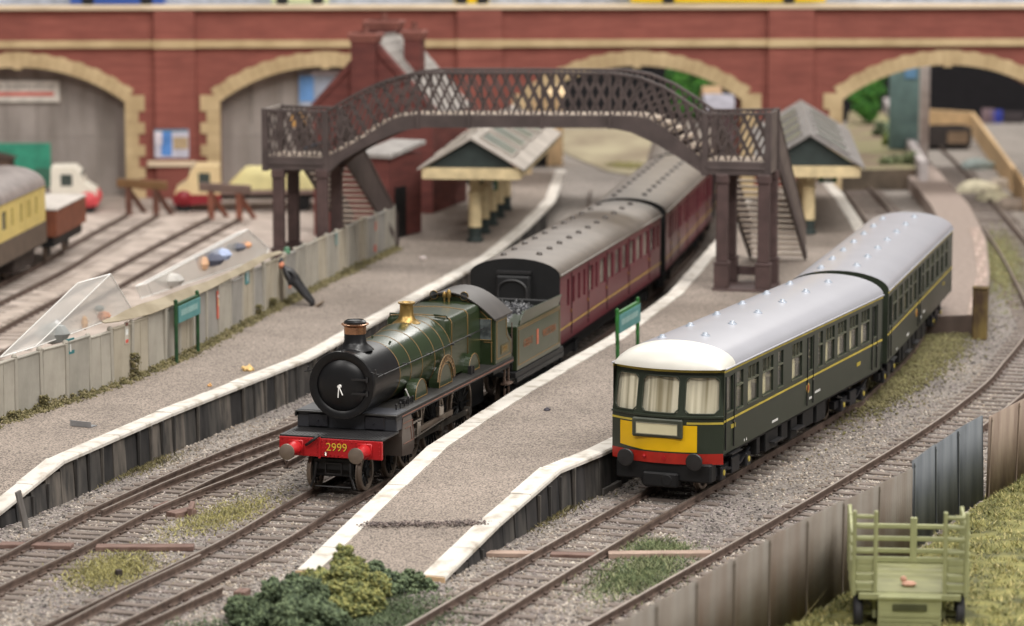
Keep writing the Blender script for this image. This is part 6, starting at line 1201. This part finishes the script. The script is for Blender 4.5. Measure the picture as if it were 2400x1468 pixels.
leafy(2030, 290, zt_, [(0, 0, 1.0, .6), (.1, .1, 1.9, .75), (-.35, .2, 1.6, .55), (.4, -.1, 2.4, .5), (-.2, .1, 2.6, .5), (.15, 0, .5, .35)], m_tr, [.4, .4, .2], 'bright green leafy tree in front of the right arch', 'leafy_tree', 'tree', 900, (.05, .13))
leafy(2110, 342, zt_, [(0, 0, .3, .5), (.4, .1, .2, .35), (-.5, .2, .2, .35)], [mat('shrub_lime', (158, 170, 92), .9), mat('shrub_g', (112, 132, 72), .9)], [.6, .4], 'lime green shrub beside the pale wall', 'shrub', 'shrub', 700, (.05, .11))
leafy(2070, 318, zt_, [(0, 0, .2, .5), (.5, .3, .2, .4)], m_bd_, [.4, .4, .2], 'dark shrub behind the lime one', 'shrub', 'shrub', 700, (.05, .11)); leafy(2140, 385, zt_, [(0, 0, .1, .45), (-.6, .1, .05, .4), (-1.2, .0, .02, .35)], m_wg, [.4, .4, .2], 'grey green creeping plant at the edge of the raised bed', 'shrub', 'shrub', 700, (.04, .09))
leafy(1618, 300, GZ, [(0, 0, 1.5, .8), (.6, .1, 2.4, .8), (-.5, .2, 2.8, .8), (.2, 0, 3.6, .9), (.9, 0, 3.2, .7)], m_tr, [.4, .35, .25], 'green tree half seen through the third arch', 'leafy_tree', 'tree', 600, (.07, .16))
# layout edge board, wagon and debris in the far right corner
pb_ = [at(*p, GZ) for p in ((2105, 300), (2278, 312), (2335, 395), (2440, 545))]; b = MB()
for i, (p, q) in enumerate(zip(pb_, pb_[1:])): 
    b = MB(); d = q - p; L = d.length; b.rbox(0, L, -.1, .1, 0, 1.15, .02); o = b.build('plywood_board', mat('plywood', (196, 164, 122), .7, var=.08), label=('far plywood edge board behind the dark wagon', 'plywood edge board at the bend by the right arch', 'long plywood edge board running off the right edge')[i], cat='board', group='plywood edge boards'); o.location = p; o.rotation_euler = (0, 0, math.atan2(d.y, d.x))
dw = Frame(at(2215, 352, GZ), R(96)); DW = empty('dark_wagon', dw.o, dw.rz, 'dark low wagon standing by the plywood edge board', 'wagon')
for x0, x1, y0, y1, m in ((-1.3, 1.4, 0, .1, mat('wagon_dark', (62, 56, 54), .8)), (-1.3, 1.4, 1.9, 2.0, mat('wagon_dark', (62, 56, 54), .8)), (-1.3, -1.2, .1, 1.9, mat('wagon_dark', (62, 56, 54), .8)), (1.3, 1.4, .1, 1.9, mat('wagon_dark', (62, 56, 54), .8))): b = MB(); b.box(x0, x1, y0, y1, .2, 1.15); b.build('side_plank', m, DW)
b = MB(); b.box(.1, 1.2, -.04, -.002, .35, .95); b.build('side_panel', mat('wagon_tan', (140, 118, 96), .8), DW); b = MB(); b.box(-1.2, 1.3, .1, 1.9, .1, .25); b.build('floor', m_dark, DW)
b = MB(); b.ball((0, 0, 0), .6, 10, (1.3, .8, .7)); o = b.build('red_bundle', mat('red_bundle', (190, 112, 88), .8), label='blurred reddish bundle against the far plywood board', cat='bundle', smooth=True); o.location = at(2205, 322, .2)
def boulder(px, py, r, rgb, label):
    b = MB(); b.grid(14, 8, lambda u, v: tuple(Vector((math.cos(6.2832 * u) * math.cos(1.57 * v), math.sin(6.2832 * u) * math.cos(1.57 * v), math.sin(1.57 * v) * .55)) * r * (1 + .25 * noise.noise(Vector((math.cos(6.2832 * u) * 2, math.sin(6.2832 * u) * 2, v * 2 + px)))))); o = b.build('boulder', mat(label, rgb, .9, var=.15), label=label, cat='boulder', smooth=True); o.location = at(px, py, GZ)
boulder(2290, 450, 1.0, (178, 170, 146), 'pale cream rock beside the far track'); boulder(2330, 470, .8, (176, 168, 142), 'greyish rock right of the pale cream rock'); boulder(2290, 395, .9, (140, 150, 146), 'blue grey rock behind the pale cream rock'); boulder(2345, 440, .8, (150, 138, 124), 'brown grey rock near the long plywood board'); boulder(2375, 490, .9, (122, 108, 96), 'dark brown rock at the right edge under the plywood board')
for p0, p1, py0, py1, c, t in ((2300, 2330, 255, 390, (112, 92, 96), 'dull mauve strip of clutter beyond the layout edge'), (2322, 2350, 258, 400, (42, 52, 128), 'dark blue strip of clutter beyond the layout edge'), (2350, 2400, 262, 440, (44, 36, 38), 'dark brown strip of clutter beyond the layout edge'), (2345, 2380, 330, 430, (176, 120, 80), 'orange brown strip of clutter beyond the layout edge')):  # wavy strips standing in for blurred people and clutter
    f = Frame((0, 178, 0), R(90)); x0, z0 = f.px(p0, py1); x1, z1 = f.px(p1, py0); b = MB(); b.grid(16, 4, lambda u, v: (x0 + (x1 - x0) * u, .08 * math.sin(u * 18), z0 - 1 + (z1 - z0 + 1) * v)); o = b.build('clutter_strip', mat(t, c, .9), label=t, cat='clutter', smooth=True); o.location = (0, 178 - (.6 if 'orange' in t else 0), 0); s = o.modifiers.new('s', 'SOLIDIFY'); s.thickness = .04
# verge and backscene beyond the coaches
gp = [at(*p, GZ + .06) for p in ((1290, 345), (1420, 400), (1530, 420), (1700, 440), (1760, 330), (1500, 300), (1300, 300))]
b = MB(); b.add(gp, [tuple(range(7))]); b.build('verge', mat('verge_pale', (160, 150, 124), .95, rgb2=(122, 108, 90), scale=.35, stretch=(1, .5, 1)), kind='structure')
patch(1470, 392, .9, 1.5, 1500, m_my, [.6, .3, .1], 'yellow moss on the verge beyond the maroon coaches', .2, R(20), False)
# ================================================================== SMALL THINGS LYING ABOUT
def debris(px, py, z, r, rgb, label, name, cat, sq=(1, 1, .6)):
    k = 60; d = rng.normal(0, .45, (k, 3)) * np.array(sq) * r; d[:, 2] = np.abs(d[:, 2]); e = empty(name, at(px, py, z), 0, label, cat); stones('clump', d, rng.uniform(.2, .5, k) * r, [mat(label, rgb, .9, var=.15)], None, None, None, e, flat=1)
debris(582, 868, PZ, .16, (222, 188, 128), 'pale yellow clump lying by the left platform edge', 'yellow_clump', 'clump'); debris(492, 905, PZ, .06, (226, 178, 120), 'tiny orange crumb on the left platform', 'crumb', 'crumb'); debris(992, 607, PZ, .12, (224, 212, 208), 'small white scrap on the left platform near the canopy', 'white_scrap', 'scrap')
debris(1282, 962, PZ, .08, (88, 84, 92), 'small dark clump on the island platform', 'dark_clump', 'clump'); debris(1000, 1287, .05, .06, (226, 214, 200), 'white pebble on the island ramp', 'pebble', 'pebble'); debris(955, 1287, .05, .05, (214, 202, 190), 'smaller pale pebble on the island ramp', 'pebble', 'pebble')
a, c = at(172, 996, PZ), at(232, 1002, PZ); b = MB(); b.prism([(-.14, 0), (.14, 0), (.14, .02), (-.1, .02), (-.12, .14), (-.14, .14)], 0, .62, 'yz'); o = b.build('metal_angle', mat('metal_angle', (150, 152, 156), .4, metal=.5), label='grey metal angle lying on the left platform', cat='scrap'); o.location = a; o.rotation_euler = (0, 0, math.atan2(c.y - a.y, c.x - a.x))
p = at(62, 1240, GZ); b = MB(); b.rbox(-.09, .09, -.03, .03, 0, .92, .01); o = b.build('leaning_plank', mat('plank_grey', (120, 116, 112), .85, rgb2=(92, 86, 82), stretch=(3, 3, .5)), label='weathered grey plank leaning against the left platform wall', cat='plank'); o.location = p; o.rotation_euler = (R(-6), R(-10), R(60))
plank('concrete_lump', at(1400, 1160, GZ), at(1442, 1140, GZ), .35, .16, mat('lump_grey', (104, 100, 96), .9), 'dark grey slab lying at the foot of the island wall by the railcar', 'slab')
for px, py, lab in ((700, 1345, 'left'), (985, 1368, 'right')):
    pass
